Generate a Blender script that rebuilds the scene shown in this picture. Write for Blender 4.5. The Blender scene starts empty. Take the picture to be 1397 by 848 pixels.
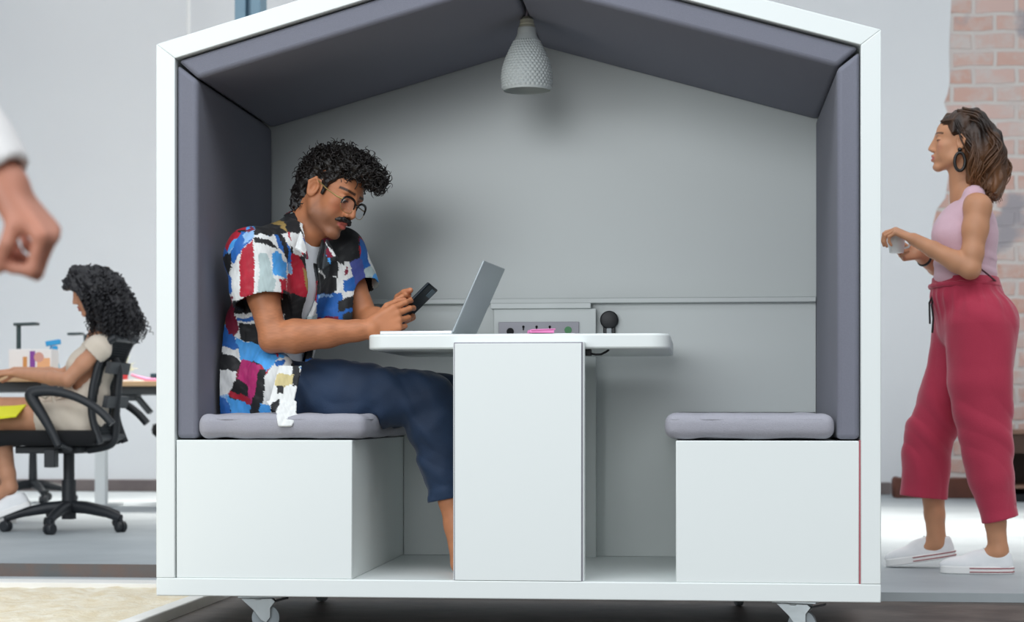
import bpy, math, random
import numpy as np
from mathutils import Vector, Matrix, Euler

rng = np.random.default_rng(7)
random.seed(7)
SC = bpy.context.scene
COL = SC.collection

# ------------------------------------------------------------------ camera frame
FPX, DCAM, HCAM = 2537.0, 5.2, 0.60
TH = math.atan(254.5 / 2537.0)
CT, ST = math.cos(TH), math.sin(TH)

def P(u, v, Y):
    """a point of the place: where the sight line (u, v) meets the vertical plane at depth Y"""
    k = (u - 698.5) / FPX
    X = (k * (Y + DCAM) * CT - (Y + DCAM) * ST) / (CT + k * ST)
    dep = -X * ST + (Y + DCAM) * CT
    return np.array([X, Y, HCAM - (v - 563.0) * dep / FPX])

def PF(u, v, z):
    """a point on the horizontal plane z"""
    dep = (HCAM - z) * FPX / (v - 563.0)
    r = (u - 698.5) / FPX * dep
    return np.array([r * CT - dep * ST, r * ST + dep * CT - DCAM, z])

def V3(*a): return np.array(a, dtype=float)
def nrm(v):
    v = np.asarray(v, float); return v / (np.linalg.norm(v) + 1e-12)
def lerp(a, b, t): return np.asarray(a) * (1 - t) + np.asarray(b) * t

# ------------------------------------------------------------------ materials
def lin(c):
    if isinstance(c, str):
        c = c.lstrip('#'); c = [int(c[i:i + 2], 16) / 255 for i in (0, 2, 4)]
    return np.array([x / 12.92 if x <= 0.04045 else ((x + 0.055) / 1.055) ** 2.4 for x in c])

MATS = {}
def mat(name, col, rough=0.5, metal=0.0, noise=None, bump=None, spec=0.5, sheen=0.0, attr=False, sss=0.0, coat=0.0, coords='Object', trans=0.0, alpha=1.0):
    """noise=(scale, amount, colour2) mixes a second colour; bump=(scale, strength)"""
    if name in MATS: return MATS[name]
    m = bpy.data.materials.new(name); m.use_nodes = True
    nt = m.node_tree; N = nt.nodes; L = nt.links
    b = N['Principled BSDF']
    b.inputs['Roughness'].default_value = rough
    b.inputs['Metallic'].default_value = metal
    b.inputs['Specular IOR Level'].default_value = spec
    b.inputs['Sheen Weight'].default_value = sheen
    b.inputs['Sheen Roughness'].default_value = 0.4
    b.inputs['Coat Weight'].default_value = coat
    b.inputs['Transmission Weight'].default_value = trans
    b.inputs['Alpha'].default_value = alpha
    c = (*lin(col), 1)
    b.inputs['Base Color'].default_value = c
    tc = N.new('ShaderNodeTexCoord')
    src = None
    if attr:
        at = N.new('ShaderNodeAttribute'); at.attribute_name = 'Col'; src = at.outputs['Color']
    if noise:
        n = N.new('ShaderNodeTexNoise'); n.inputs['Scale'].default_value = noise[0]; n.inputs['Detail'].default_value = 6
        L.new(tc.outputs[coords], n.inputs['Vector'])
        r = N.new('ShaderNodeMapRange'); r.inputs['From Min'].default_value = 0.35; r.inputs['From Max'].default_value = 0.65
        r.inputs['To Max'].default_value = noise[1]
        L.new(n.outputs['Fac'], r.inputs['Value'])
        mx = N.new('ShaderNodeMix'); mx.data_type = 'RGBA'
        L.new(r.outputs['Result'], mx.inputs['Factor'])
        if src: L.new(src, mx.inputs['A'])
        else: mx.inputs['A'].default_value = c
        mx.inputs['B'].default_value = (*lin(noise[2]), 1)
        src = mx.outputs['Result']
    if src: L.new(src, b.inputs['Base Color'])
    if bump:
        n2 = N.new('ShaderNodeTexNoise'); n2.inputs['Scale'].default_value = bump[0]; n2.inputs['Detail'].default_value = 4
        L.new(tc.outputs[coords], n2.inputs['Vector'])
        bp = N.new('ShaderNodeBump'); bp.inputs['Strength'].default_value = bump[1]; bp.inputs['Distance'].default_value = 0.01
        L.new(n2.outputs['Fac'], bp.inputs['Height']); L.new(bp.outputs['Normal'], b.inputs['Normal'])
    if sss:
        b.inputs['Subsurface Weight'].default_value = sss
        b.inputs['Subsurface Radius'].default_value = (0.012, 0.005, 0.003)
        b.inputs['Subsurface Scale'].default_value = 0.6
    MATS[name] = m
    return m

# ------------------------------------------------------------------ objects
def tag(o, label=None, cat=None, group=None, kind=None):
    if label: o['label'] = label
    if cat: o['category'] = cat
    if group: o['group'] = group
    if kind: o['kind'] = kind
    return o

def thing(name, label, cat, loc=(0, 0, 0), group=None, kind=None):
    o = bpy.data.objects.new(name, None); COL.objects.link(o)
    o.location = [float(x) for x in loc]; o.empty_display_size = 0.05
    o['_loc'] = [float(x) for x in loc]
    return tag(o, label, cat, group, kind)

def world_loc(o):
    if o.parent is None:
        return Matrix.Translation(Vector(o.location))
    return Matrix.Identity(4)

def link_mesh(name, verts, faces, material, parent=None, smooth=True, cols=None, bevel=None, label=None):
    me = bpy.data.meshes.new(name)
    verts = np.asarray(verts, np.float32)
    if isinstance(faces, np.ndarray):
        n = faces.shape[1]
        me.vertices.add(len(verts)); me.vertices.foreach_set('co', verts.ravel())
        me.loops.add(faces.size); me.loops.foreach_set('vertex_index', faces.ravel().astype(np.int32))
        me.polygons.add(len(faces)); me.polygons.foreach_set('loop_start', np.arange(0, faces.size, n, dtype=np.int32))
        me.update(calc_edges=True)
    else:
        me.from_pydata([tuple(map(float, v)) for v in verts], [], [tuple(map(int, f)) for f in faces])
        me.update()
    me.validate()
    if cols is not None:
        a = me.color_attributes.new('Col', 'FLOAT_COLOR', 'POINT')
        rgba = np.ones((len(verts), 4), np.float32); rgba[:, :3] = cols
        a.data.foreach_set('color', rgba.ravel())
    me.polygons.foreach_set('use_smooth', np.full(len(me.polygons), bool(smooth)))
    o = bpy.data.objects.new(name, me); COL.objects.link(o)
    if material: me.materials.append(material)
    if parent is not None:
        # geometry is written in world coordinates; every root only translates
        root = parent
        while root.parent is not None: root = root.parent
        o.parent = parent
        if parent.parent is None:
            o.matrix_parent_inverse = Matrix.Translation(Vector(parent.location)).inverted()
    if bevel:
        md = o.modifiers.new('bevel', 'BEVEL'); md.width = bevel[0]; md.segments = bevel[1]; md.limit_method = 'ANGLE'; md.angle_limit = math.radians(40)
        md.harden_normals = False
        try:
            for p in me.polygons: p.use_smooth = True
            me.set_sharp_from_angle(angle=math.radians(50))
        except Exception: pass
    elif smooth == 'auto':
        me.set_sharp_from_angle(angle=math.radians(40))
    if label: o['label'] = label
    return o

class MB:
    """collects simple solids; build() links them as one mesh object"""
    def __init__(s): s.v = []; s.f = []; s.c = []; s.col = None
    def _add(s, vs, fs):
        b = len(s.v); s.v += [np.asarray(v, float) for v in vs]; s.f += [tuple(b + i for i in f) for f in fs]
        if s.col is not None: s.c += [s.col] * len(vs)
        return s
    def box(s, lo, hi):
        x0, y0, z0 = np.minimum(lo, hi); x1, y1, z1 = np.maximum(lo, hi)
        return s._add([(x0, y0, z0), (x1, y0, z0), (x1, y1, z0), (x0, y1, z0), (x0, y0, z1), (x1, y0, z1), (x1, y1, z1), (x0, y1, z1)],
                      [(0, 3, 2, 1), (4, 5, 6, 7), (0, 1, 5, 4), (1, 2, 6, 5), (2, 3, 7, 6), (3, 0, 4, 7)])
    def obox(s, c, ax, half):
        c = np.asarray(c); X, Y, Z = [nrm(a) * h for a, h in zip(ax, half)]
        vs = [c + a * X + b * Y + d * Z for d in (-1, 1) for a, b in ((-1, -1), (1, -1), (1, 1), (-1, 1))]
        fl = np.dot(np.cross(X, Y), Z) < 0
        fs = [(0, 3, 2, 1), (4, 5, 6, 7), (0, 1, 5, 4), (1, 2, 6, 5), (2, 3, 7, 6), (3, 0, 4, 7)]
        if fl: fs = [f[::-1] for f in fs]
        return s._add(vs, fs)
    def prism(s, poly, d):
        """poly: list of 3-D points (planar), extruded by vector d"""
        poly = [np.asarray(p, float) for p in poly]; n = len(poly); d = np.asarray(d, float)
        nn = np.zeros(3)
        for i in range(n): nn += np.cross(poly[i], poly[(i + 1) % n])
        if np.dot(nn, d) > 0: poly = poly[::-1]
        vs = poly + [p + d for p in poly]
        fs = [tuple(range(n)), tuple(range(2 * n - 1, n - 1, -1))]
        fs += [(i, i + n, (i + 1) % n + n, (i + 1) % n) for i in range(n)]
        return s._add(vs, fs)
    def tube(s, pts, r, seg=10, closed=False, cap=True):
        pts = [np.asarray(p, float) for p in pts]; n = len(pts)
        rs = r if hasattr(r, '__len__') else [r] * n
        vs = []; up = None
        for i in range(n):
            if closed: t = pts[(i + 1) % n] - pts[i - 1]
            else: t = pts[min(i + 1, n - 1)] - pts[max(i - 1, 0)]
            t = nrm(t)
            if up is None:
                up = nrm(np.cross(t, V3(0, 0, 1) if abs(t[2]) < .9 else V3(1, 0, 0)))
            else:
                up = up - t * np.dot(up, t); up = nrm(up)
            w = np.cross(t, up)
            for j in range(seg):
                a = 2 * math.pi * j / seg
                vs.append(pts[i] + rs[i] * (math.cos(a) * up + math.sin(a) * w))
        fs = []
        m = n if closed else n - 1
        for i in range(m):
            for j in range(seg):
                a = i * seg + j; b = i * seg + (j + 1) % seg; i2 = (i + 1) % n
                fs.append((a, b, i2 * seg + (j + 1) % seg, i2 * seg + j))
        if cap and not closed:
            fs.append(tuple(range(seg))[::-1]); fs.append(tuple((n - 1) * seg + j for j in range(seg)))
        return s._add(vs, fs)
    def lathe(s, prof, c, axis=(0, 0, 1), seg=32, fn=None):
        """prof: (radius, height) list along axis from c"""
        c = np.asarray(c, float); Z = nrm(axis); X = nrm(np.cross(Z, V3(0, 1, 0) if abs(Z[1]) < .9 else V3(1, 0, 0))); Y = np.cross(Z, X)
        vs = []; n = len(prof)
        for i, (r, h) in enumerate(prof):
            for j in range(seg):
                a = 2 * math.pi * j / seg
                rr = r + (fn(a, i) if fn else 0)
                vs.append(c + Z * h + rr * (math.cos(a) * X + math.sin(a) * Y))
        fs = []
        for i in range(n - 1):
            for j in range(seg):
                fs.append((i * seg + j, i * seg + (j + 1) % seg, (i + 1) * seg + (j + 1) % seg, (i + 1) * seg + j))
        if prof[0][0] > 1e-5: fs.append(tuple(range(seg))[::-1])
        if prof[-1][0] > 1e-5: fs.append(tuple((n - 1) * seg + j for j in range(seg)))
        return s._add(vs, fs)
    def ball(s, c, r, seg=14, rings=8, ax=None):
        c = np.asarray(c, float); r = np.asarray(r if hasattr(r, '__len__') else (r, r, r), float)
        A = np.eye(3) if ax is None else np.asarray(ax, float)
        vs = []
        for i in range(rings + 1):
            t = math.pi * i / rings
            for j in range(seg):
                a = 2 * math.pi * j / seg
                q = V3(math.sin(t) * math.cos(a), math.sin(t) * math.sin(a), math.cos(t)) * r
                vs.append(c + A @ q)
        fs = []
        for i in range(rings):
            for j in range(seg):
                fs.append((i * seg + j, (i + 1) * seg + j, (i + 1) * seg + (j + 1) % seg, i * seg + (j + 1) % seg))
        return s._add(vs, fs)
    def build(s, name, material, parent=None, bevel=None, smooth='auto', label=None):
        return link_mesh(name, np.array(s.v), s.f, material, parent, smooth, np.array(s.c) if s.c else None, bevel, label)

def copy_tree(o, parent=None):
    c = o.copy(); COL.objects.link(c)
    if parent is not None:
        c.parent = parent
    for ch in [x for x in bpy.data.objects if x.parent == o]:
        copy_tree(ch, c)
    return c

# ------------------------------------------------------------------ smooth volumes (for bodies, clothes, hair)
class Vol:
    def __init__(s, lo, hi, h):
        s.h = h; s.lo = np.asarray(lo, float) - 4 * h
        s.n = np.ceil((np.asarray(hi, float) + 4 * h - s.lo) / h).astype(int) + 1
        s.a = np.full(s.n, 1.0, np.float32)
        s.ax = [(s.lo[i] + h * np.arange(s.n[i])).astype(np.float32) for i in range(3)]
    def reg(s, lo, hi):
        i0 = np.clip(np.floor((lo - s.lo) / s.h).astype(int), 0, s.n - 1)
        i1 = np.clip(np.ceil((hi - s.lo) / s.h).astype(int) + 1, i0 + 1, s.n)
        sl = tuple(slice(a, b) for a, b in zip(i0, i1))
        x = s.ax[0][sl[0]][:, None, None]; y = s.ax[1][sl[1]][None, :, None]; z = s.ax[2][sl[2]][None, None, :]
        return sl, x, y, z
    def put(s, sl, d, k, op):
        a = s.a[sl]
        if op == 'add':
            if k > 0:
                hh = np.maximum(k - np.abs(a - d), 0) / k
                s.a[sl] = np.minimum(a, d) - hh * hh * k * .25
            else: s.a[sl] = np.minimum(a, d)
        else:
            d = -d
            if k > 0:
                hh = np.maximum(k - np.abs(a - d), 0) / k
                s.a[sl] = np.maximum(a, d) + hh * hh * k * .25
            else: s.a[sl] = np.maximum(a, d)
    def cap(s, a, b, ra, rb=None, k=.01, flat=None, op='add'):
        rb = ra if rb is None else rb
        a = np.asarray(a, float); b = np.asarray(b, float); pad = max(ra, rb) * (1 if flat is None else max(1, flat[1])) + k + 4 * s.h
        sl, x, y, z = s.reg(np.minimum(a, b) - pad, np.maximum(a, b) + pad)
        ba = b - a; L2 = float(ba @ ba) + 1e-12
        px, py, pz = x - a[0], y - a[1], z - a[2]
        t = np.clip((px * ba[0] + py * ba[1] + pz * ba[2]) / L2, 0, 1)
        qx, qy, qz = px - t * ba[0], py - t * ba[1], pz - t * ba[2]
        if flat is not None:
            n, f = nrm(flat[0]), flat[1]
            dn = (qx * n[0] + qy * n[1] + qz * n[2]) * (1 / f - 1)
            qx, qy, qz = qx + n[0] * dn, qy + n[1] * dn, qz + n[2] * dn
        d = np.sqrt(qx * qx + qy * qy + qz * qz) - (ra + t * (rb - ra))
        if flat is not None and flat[1] < 1: d = d * (0.5 + 0.5 * flat[1])
        s.put(sl, d.astype(np.float32), k, op); return s
    def chain(s, pts, rs, k=.01, flat=None):
        for i in range(len(pts) - 1): s.cap(pts[i], pts[i + 1], rs[i], rs[i + 1], k, flat)
        return s
    def ell(s, c, r, R=None, k=.01, op='add'):
        c = np.asarray(c, float); r = np.asarray(r, float); R = np.eye(3) if R is None else R
        ext = np.abs(R) @ r if R is not None else r
        pad = ext + k + 4 * s.h
        sl, x, y, z = s.reg(c - pad, c + pad)
        px, py, pz = x - c[0], y - c[1], z - c[2]
        q = [(R[0, i] * px + R[1, i] * py + R[2, i] * pz) for i in range(3)]
        k0 = np.sqrt(sum((q[i] / r[i]) ** 2 for i in range(3))); k1 = np.sqrt(sum((q[i] / r[i] ** 2) ** 2 for i in range(3))) + 1e-9
        s.put(sl, (k0 * (k0 - 1) / k1).astype(np.float32), k, op); return s
    def rbox(s, c, half, R=None, rad=.01, k=.01, op='add'):
        c = np.asarray(c, float); half = np.asarray(half, float); R = np.eye(3) if R is None else R
        pad = np.abs(R) @ half + k + 4 * s.h
        sl, x, y, z = s.reg(c - pad, c + pad)
        px, py, pz = x - c[0], y - c[1], z - c[2]
        q = [np.abs(R[0, i] * px + R[1, i] * py + R[2, i] * pz) - (half[i] - rad) for i in range(3)]
        out = np.sqrt(sum(np.maximum(v, 0) ** 2 for v in q)); ins = np.minimum(np.maximum(np.maximum(q[0], q[1]), q[2]), 0)
        s.put(sl, (out + ins - rad).astype(np.float32), k, op); return s
    def plane(s, p, n, k=0.0, box=None):
        """cut away everything on the side n points to (within box=(lo,hi) when given)"""
        n = nrm(n); p = np.asarray(p, float)
        lo, hi = (s.lo, s.lo + s.h * s.n) if box is None else (np.minimum(*box), np.maximum(*box))
        sl, x, y, z = s.reg(np.asarray(lo, float), np.asarray(hi, float))
        d = -((x - p[0]) * n[0] + (y - p[1]) * n[1] + (z - p[2]) * n[2])
        s.put(sl, (d + 0 * (x + y + z)).astype(np.float32), k, 'sub'); return s
    def shell(s, t):
        s.a = np.maximum(s.a, -(s.a + t)); return s
    def warp(s, fn, band=.03):
        m = np.abs(s.a) < band
        i = np.nonzero(m)
        p = np.stack([s.ax[j][i[j]] for j in range(3)], 1)
        s.a[i] += fn(p).astype(np.float32); return s
    def mesh(s, smooth=1):
        a = s.a; ins = a < 0; nx, ny, nz = a.shape
        cnt = np.zeros((nx - 1, ny - 1, nz - 1), np.uint8)
        for dx in (0, 1):
            for dy in (0, 1):
                for dz in (0, 1):
                    cnt += ins[dx:nx - 1 + dx, dy:ny - 1 + dy, dz:nz - 1 + dz]
        act = (cnt > 0) & (cnt < 8)
        ijk = np.argwhere(act); ids = np.full(act.shape, -1, np.int32); ids[act] = np.arange(len(ijk))
        corner = [(dx, dy, dz) for dx in (0, 1) for dy in (0, 1) for dz in (0, 1)]
        val = {c: a[ijk[:, 0] + c[0], ijk[:, 1] + c[1], ijk[:, 2] + c[2]] for c in corner}
        acc = np.zeros((len(ijk), 3)); num = np.zeros(len(ijk))
        for c in corner:
            for axis in range(3):
                if c[axis]: continue
                c2 = list(c); c2[axis] = 1; c2 = tuple(c2)
                v0, v1 = val[c], val[c2]; x = (v0 < 0) != (v1 < 0)
                t = np.where(x, v0 / np.where(x, v0 - v1, 1), 0)
                pos = np.array(c, float)[None, :].repeat(len(ijk), 0); pos[:, axis] += t
                acc[x] += pos[x]; num += x
        verts = s.lo + s.h * (ijk + acc / num[:, None])
        quads = []
        for axis in range(3):
            o1, o2 = [(1, 2), (2, 0), (0, 1)][axis]
            A = [slice(None)] * 3; Bq = [slice(None)] * 3
            A[axis] = slice(0, -1); Bq[axis] = slice(1, None)
            sa, sb = ins[tuple(A)], ins[tuple(Bq)]
            e = np.argwhere(sa != sb)
            ok = (e[:, o1] > 0) & (e[:, o2] > 0) & (e[:, o1] < a.shape[o1] - 1) & (e[:, o2] < a.shape[o2] - 1)
            e = e[ok]; s0 = sa[e[:, 0], e[:, 1], e[:, 2]]
            def cid(d1, d2):
                q = e.copy(); q[:, o1] += d1; q[:, o2] += d2
                return ids[q[:, 0], q[:, 1], q[:, 2]]
            q = np.stack([cid(-1, -1), cid(0, -1), cid(0, 0), cid(-1, 0)], 1)
            q[~s0] = q[~s0][:, ::-1]
            quads.append(q)
        F = np.concatenate(quads).astype(np.int32)
        F = F[(F >= 0).all(1)]
        for _ in range(smooth):
            sm = np.zeros_like(verts); n = np.zeros(len(verts))
            for j in range(4):
                np.add.at(sm, F[:, j], verts[F[:, (j + 1) % 4]]); np.add.at(n, F[:, j], 1)
                np.add.at(sm, F[:, j], verts[F[:, (j + 3) % 4]]); np.add.at(n, F[:, j], 1)
            verts = .5 * verts + .5 * sm / np.maximum(n, 1)[:, None]
        return verts, F

def waves(p, freq, seed, n=5, stretch=(1, 1, 1)):
    r = np.random.default_rng(seed); o = np.zeros(len(p)); q = p * np.asarray(stretch)
    for i in range(n):
        d = nrm(r.normal(size=3)) * freq * r.uniform(.6, 1.6)
        o += np.sin(q @ d * 6.2832 + r.uniform(0, 6.28) + 1.3 * np.sin(q @ (np.roll(d, 1) * .6) * 6.2832 + r.uniform(0, 6.28)))
    return o / n ** .5

def inpoly(x, y, poly):
    c = np.zeros(len(x), bool); n = len(poly)
    for i in range(n):
        x0, y0 = poly[i]; x1, y1 = poly[i - 1]
        if y0 == y1: continue
        c ^= ((y0 > y) != (y1 > y)) & (x < (x1 - x0) * (y - y0) / (y1 - y0) + x0)
    return c

def tubes_arrays(paths, radii, seg=5):
    """many tubes as one vertex/quad array; paths: (n, m, 3), radii (n, m)"""
    n, m, _ = paths.shape
    t = np.gradient(paths, axis=1); t /= np.linalg.norm(t, axis=2, keepdims=True) + 1e-9
    ref = np.tile(np.array([.31, .87, .38]), (n, m, 1))
    up = np.cross(t, ref); up /= np.linalg.norm(up, axis=2, keepdims=True) + 1e-9
    w = np.cross(t, up)
    ang = np.arange(seg) * 2 * np.pi / seg
    vs = paths[:, :, None, :] + radii[:, :, None, None] * (np.cos(ang)[None, None, :, None] * up[:, :, None, :] + np.sin(ang)[None, None, :, None] * w[:, :, None, :])
    base = np.arange(n)[:, None, None] * m * seg + np.arange(m - 1)[None, :, None] * seg
    j = np.arange(seg)[None, None, :]; j2 = (j + 1) % seg
    F = np.stack([base + j, base + j2, base + seg + j2, base + seg + j], -1).reshape(-1, 4)
    return vs.reshape(-1, 3), F.astype(np.int32)

def vnormals(v, F):
    n = np.zeros_like(v); fn = np.cross(v[F[:, 1]] - v[F[:, 0]], v[F[:, 2]] - v[F[:, 0]])
    for j in range(4): np.add.at(n, F[:, j], fn)
    return n / (np.linalg.norm(n, axis=1, keepdims=True) + 1e-12)
# ================================================================== materials
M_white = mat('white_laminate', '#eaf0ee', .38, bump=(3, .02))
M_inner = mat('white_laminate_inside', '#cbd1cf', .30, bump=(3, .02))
M_edge = mat('grey_edge_band', '#8d8a95', .5)
M_red = mat('red_edge', '#b5626a', .6)
M_pad = mat('grey_wool_upholstery', '#7b7d89', .9, noise=(160, .25, '#71737f'), bump=(500, .25), sheen=.08)
M_cush = mat('grey_cushion_wool', '#a6a6af', .9, noise=(160, .25, '#9999a3'), bump=(400, .25), sheen=.1)
M_dark = mat('dark_gap', '#17181c', .8)
M_plaster = mat('painted_plaster', '#eaecee', .85, noise=(.7, .35, '#dfe1e4'), bump=(9, .08))
M_black = mat('black_plastic', '#141619', .45, bump=(200, .05))
M_zinc = mat('zinc_steel', '#c9d2d4', .3, metal=.7, bump=(40, .05))
M_rubber = mat('grey_rubber', '#8f989c', .5)
M_alu = mat('brushed_aluminium', '#aeb7bb', .38, metal=.45, bump=(120, .03))
M_oak = mat('pale_oak', '#d9b58a', .5, noise=(6, .5, '#c79f72'))
M_steelblue = mat('blue_grey_steel', '#7f9fb2', .5, noise=(4, .4, '#6c8ca0'))
M_concrete = mat('worn_concrete', '#b3babd', .55, noise=(1.6, .55, '#8d969b'), bump=(14, .15))
M_concrete2 = mat('smooth_concrete', '#c3c9cc', .55, noise=(3, .5, '#a9b0b4'), bump=(14, .1))
M_darkfloor = mat('dark_floor', '#665d56', .6, noise=(5, .8, '#39342f'), bump=(20, .2))
M_kerb = mat('white_kerb', '#f1f0ec', .7, noise=(8, .3, '#dcdad2'))
M_rust = mat('rusty_dark_steel', '#5d5f5f', .6, noise=(9, .5, '#7a5a48'), bump=(30, .2))
M_ceramic = mat('white_ceramic', '#eef0ef', .3)
M_paper = mat('white_paper', '#f3f4f5', .8)

def sand_material():
    m = mat('pale_sand', '#f4ecd8', .95, noise=(14, .55, '#d9c192'), bump=(60, .6)); return m
M_sand = sand_material()

def brick_material():
    m = bpy.data.materials.new('weathered_brick'); m.use_nodes = True
    nt = m.node_tree; N = nt.nodes; L = nt.links; b = N['Principled BSDF']; b.inputs['Roughness'].default_value = .9
    tc = N.new('ShaderNodeTexCoord'); mp = N.new('ShaderNodeMapping'); mp.inputs['Rotation'].default_value = (math.radians(90), 0, 0)
    L.new(tc.outputs['Object'], mp.inputs['Vector'])
    ns = N.new('ShaderNodeTexNoise'); ns.inputs['Scale'].default_value = 5; ns.inputs['Detail'].default_value = 4
    L.new(mp.outputs['Vector'], ns.inputs['Vector'])
    mxv = N.new('ShaderNodeMix'); mxv.data_type = 'RGBA'; mxv.inputs['Factor'].default_value = .035
    L.new(mp.outputs['Vector'], mxv.inputs['A']); L.new(ns.outputs['Color'], mxv.inputs['B'])
    br = N.new('ShaderNodeTexBrick'); br.inputs['Scale'].default_value = 1
    br.inputs['Brick Width'].default_value = .30; br.inputs['Row Height'].default_value = .125; br.inputs['Mortar Size'].default_value = .018
    br.inputs['Mortar Smooth'].default_value = .5; br.inputs['Bias'].default_value = -.1
    br.inputs['Color1'].default_value = (*lin('#d3a797'), 1); br.inputs['Color2'].default_value = (*lin('#dcc0b8'), 1); br.inputs['Mortar'].default_value = (*lin('#dad3ce'), 1)
    L.new(mxv.outputs['Result'], br.inputs['Vector'])
    n2 = N.new('ShaderNodeTexNoise'); n2.inputs['Scale'].default_value = 3.2; n2.inputs['Detail'].default_value = 7; n2.inputs['Roughness'].default_value = .7
    L.new(mp.outputs['Vector'], n2.inputs['Vector'])
    cr = N.new('ShaderNodeValToRGB'); cr.color_ramp.elements[0].position = .46; cr.color_ramp.elements[1].position = .62
    L.new(n2.outputs['Fac'], cr.inputs['Fac'])
    m1 = N.new('ShaderNodeMix'); m1.data_type = 'RGBA'; L.new(cr.outputs['Color'], m1.inputs['Factor'])
    L.new(br.outputs['Color'], m1.inputs['A']); m1.inputs['B'].default_value = (*lin('#d6cbc6'), 1)
    n3 = N.new('ShaderNodeTexNoise'); n3.inputs['Scale'].default_value = 2.1; n3.inputs['Detail'].default_value = 5
    mp3 = N.new('ShaderNodeMapping'); mp3.inputs['Location'].default_value = (7, 3, 1); L.new(mp.outputs['Vector'], mp3.inputs['Vector']); L.new(mp3.outputs['Vector'], n3.inputs['Vector'])
    cr3 = N.new('ShaderNodeValToRGB'); cr3.color_ramp.elements[0].position = .60; cr3.color_ramp.elements[1].position = .68
    L.new(n3.outputs['Fac'], cr3.inputs['Fac'])
    m2 = N.new('ShaderNodeMix'); m2.data_type = 'RGBA'; L.new(cr3.outputs['Color'], m2.inputs['Factor'])
    L.new(m1.outputs['Result'], m2.inputs['A']); m2.inputs['B'].default_value = (*lin('#a9a3a8'), 1)
    L.new(m2.outputs['Result'], b.inputs['Base Color'])
    bp = N.new('ShaderNodeBump'); bp.inputs['Strength'].default_value = .5; bp.inputs['Distance'].default_value = .02
    L.new(br.outputs['Fac'], bp.inputs['Height']); bp.invert = True
    L.new(bp.outputs['Normal'], b.inputs['Normal'])
    return m
M_brick = brick_material()

# ================================================================== the setting
YW = 8.7
KX = -1.60
def struct(name, mb, m, bevel=None): return tag(mb.build(name, m, None, bevel), kind='structure')

# floor pieces: pale concrete behind, dark floor under the pod, sand bed at the left
YF, YS = 1.12, 1.98
mb = MB().box((KX, YF, -.12), (7, YW + .3, 0)); mb.box((-9, YS, -.12), (KX, YW + .3, 0))
struct('floor', mb, M_concrete)
ZG = -.03
o = struct('floor_dark', MB().box((KX, -6.5, -.12), (7, YF, ZG)), M_darkfloor)
mb = MB().box((KX - .055, -3, -.12), (KX, YS - .16, .004)); struct('trim_1', mb, M_kerb, (.004, 2))          # white kerb beside the sand
mb = MB().box((-9, YS - .16, -.12), (KX, YS, -.05)); struct('floor_step', mb, M_concrete2, (.004, 2))
mb = MB().box((-9, YS - .014, -.05), (KX, YS + .0, .001)); struct('trim_2', mb, M_rust)                          # rusty steel edge of the raised slab
yk = PF(100, 801, -.05)[1]
mb = MB().box((-9, YS - .30, -.12), (KX - .055, YS - .16, -.046)); struct('trim_3', mb, M_kerb, (.004, 2))
# sand bed
nx, ny = 150, 90
gx = np.linspace(-5.5, KX - .055, nx); gy = np.linspace(-2.5, YS - .30, ny)
GX, GY = np.meshgrid(gx, gy, indexing='ij'); pts = np.stack([GX, GY, np.zeros_like(GX)], -1).reshape(-1, 3)
pts[:, 2] = -.062 + .006 * waves(pts, 3, 3) + .004 * waves(pts, 11, 4)
idx = np.arange(nx * ny).reshape(nx, ny)
F = np.stack([idx[:-1, :-1], idx[1:, :-1], idx[1:, 1:], idx[:-1, 1:]], -1).reshape(-1, 4)
tag(link_mesh('sand_ground', pts, F, M_sand), kind='structure')

# back wall: bare brick with a coat of plaster whose right edge has crumbled
struct('wall_back', MB().box((-10, YW, 0), (8, YW + .25, 6)), M_brick)
edge_px = [(1299, -60), (1298, 0), (1296, 40), (1295, 70), (1296, 110), (1293, 128), (1288, 140), (1292, 152), (1298, 200), (1294, 240), (1290, 270), (1278, 285), (1272, 310),
           (1284, 330), (1296, 350), (1285, 385), (1270, 397), (1272, 415), (1290, 430), (1300, 470), (1302, 520), (1296, 560), (1303, 600), (1292, 618), (1288, 640), (1296, 655), (1300, 673)]
poly = [P(u, v, YW - .012) for u, v in edge_px]
poly[0][2] = 6.0; poly[-1][2] = 0.0
poly += [V3(-10, YW - .012, 0), V3(-10, YW - .012, 6)]
struct('wall_plaster', MB().prism(poly, (0, .012, 0)), M_plaster)
struct('baseboard_back', MB().box((-10, YW - .03, 0), (P(1215, 600, YW)[0], YW - .012, .09)), mat('dark_skirting', '#6e6464', .7, noise=(5, .5, '#8a807c')), (.006, 2))

# steel post behind the pod
a, b_ = P(320, 10, 5.0)[0], P(355, 10, 5.0)[0]
mb = MB(); w = b_ - a
mb.box((a, 5.0, 0), (a + w * .42, 5.16, 4.5)); mb.box((a + w * .42, 5.06, 0), (a + w * .62, 5.10, 4.5)); mb.box((a + w * .62, 5.0, 0), (b_, 5.16, 4.5))
struct('column', mb, M_steelblue, (.004, 2))
# thin white conduit on the wall
x = P(257, 20, 8.3)[0]
cab = MB().tube([(x, 8.3, 0), (x, 8.3, 2.0), (x, 8.3, 4.5)], .013, 12).build('hanging_cable', mat('white_cable', '#f4f5f4', .5))
tag(cab, 'thin white cable hanging straight down left of the steel post', 'cable')

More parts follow.
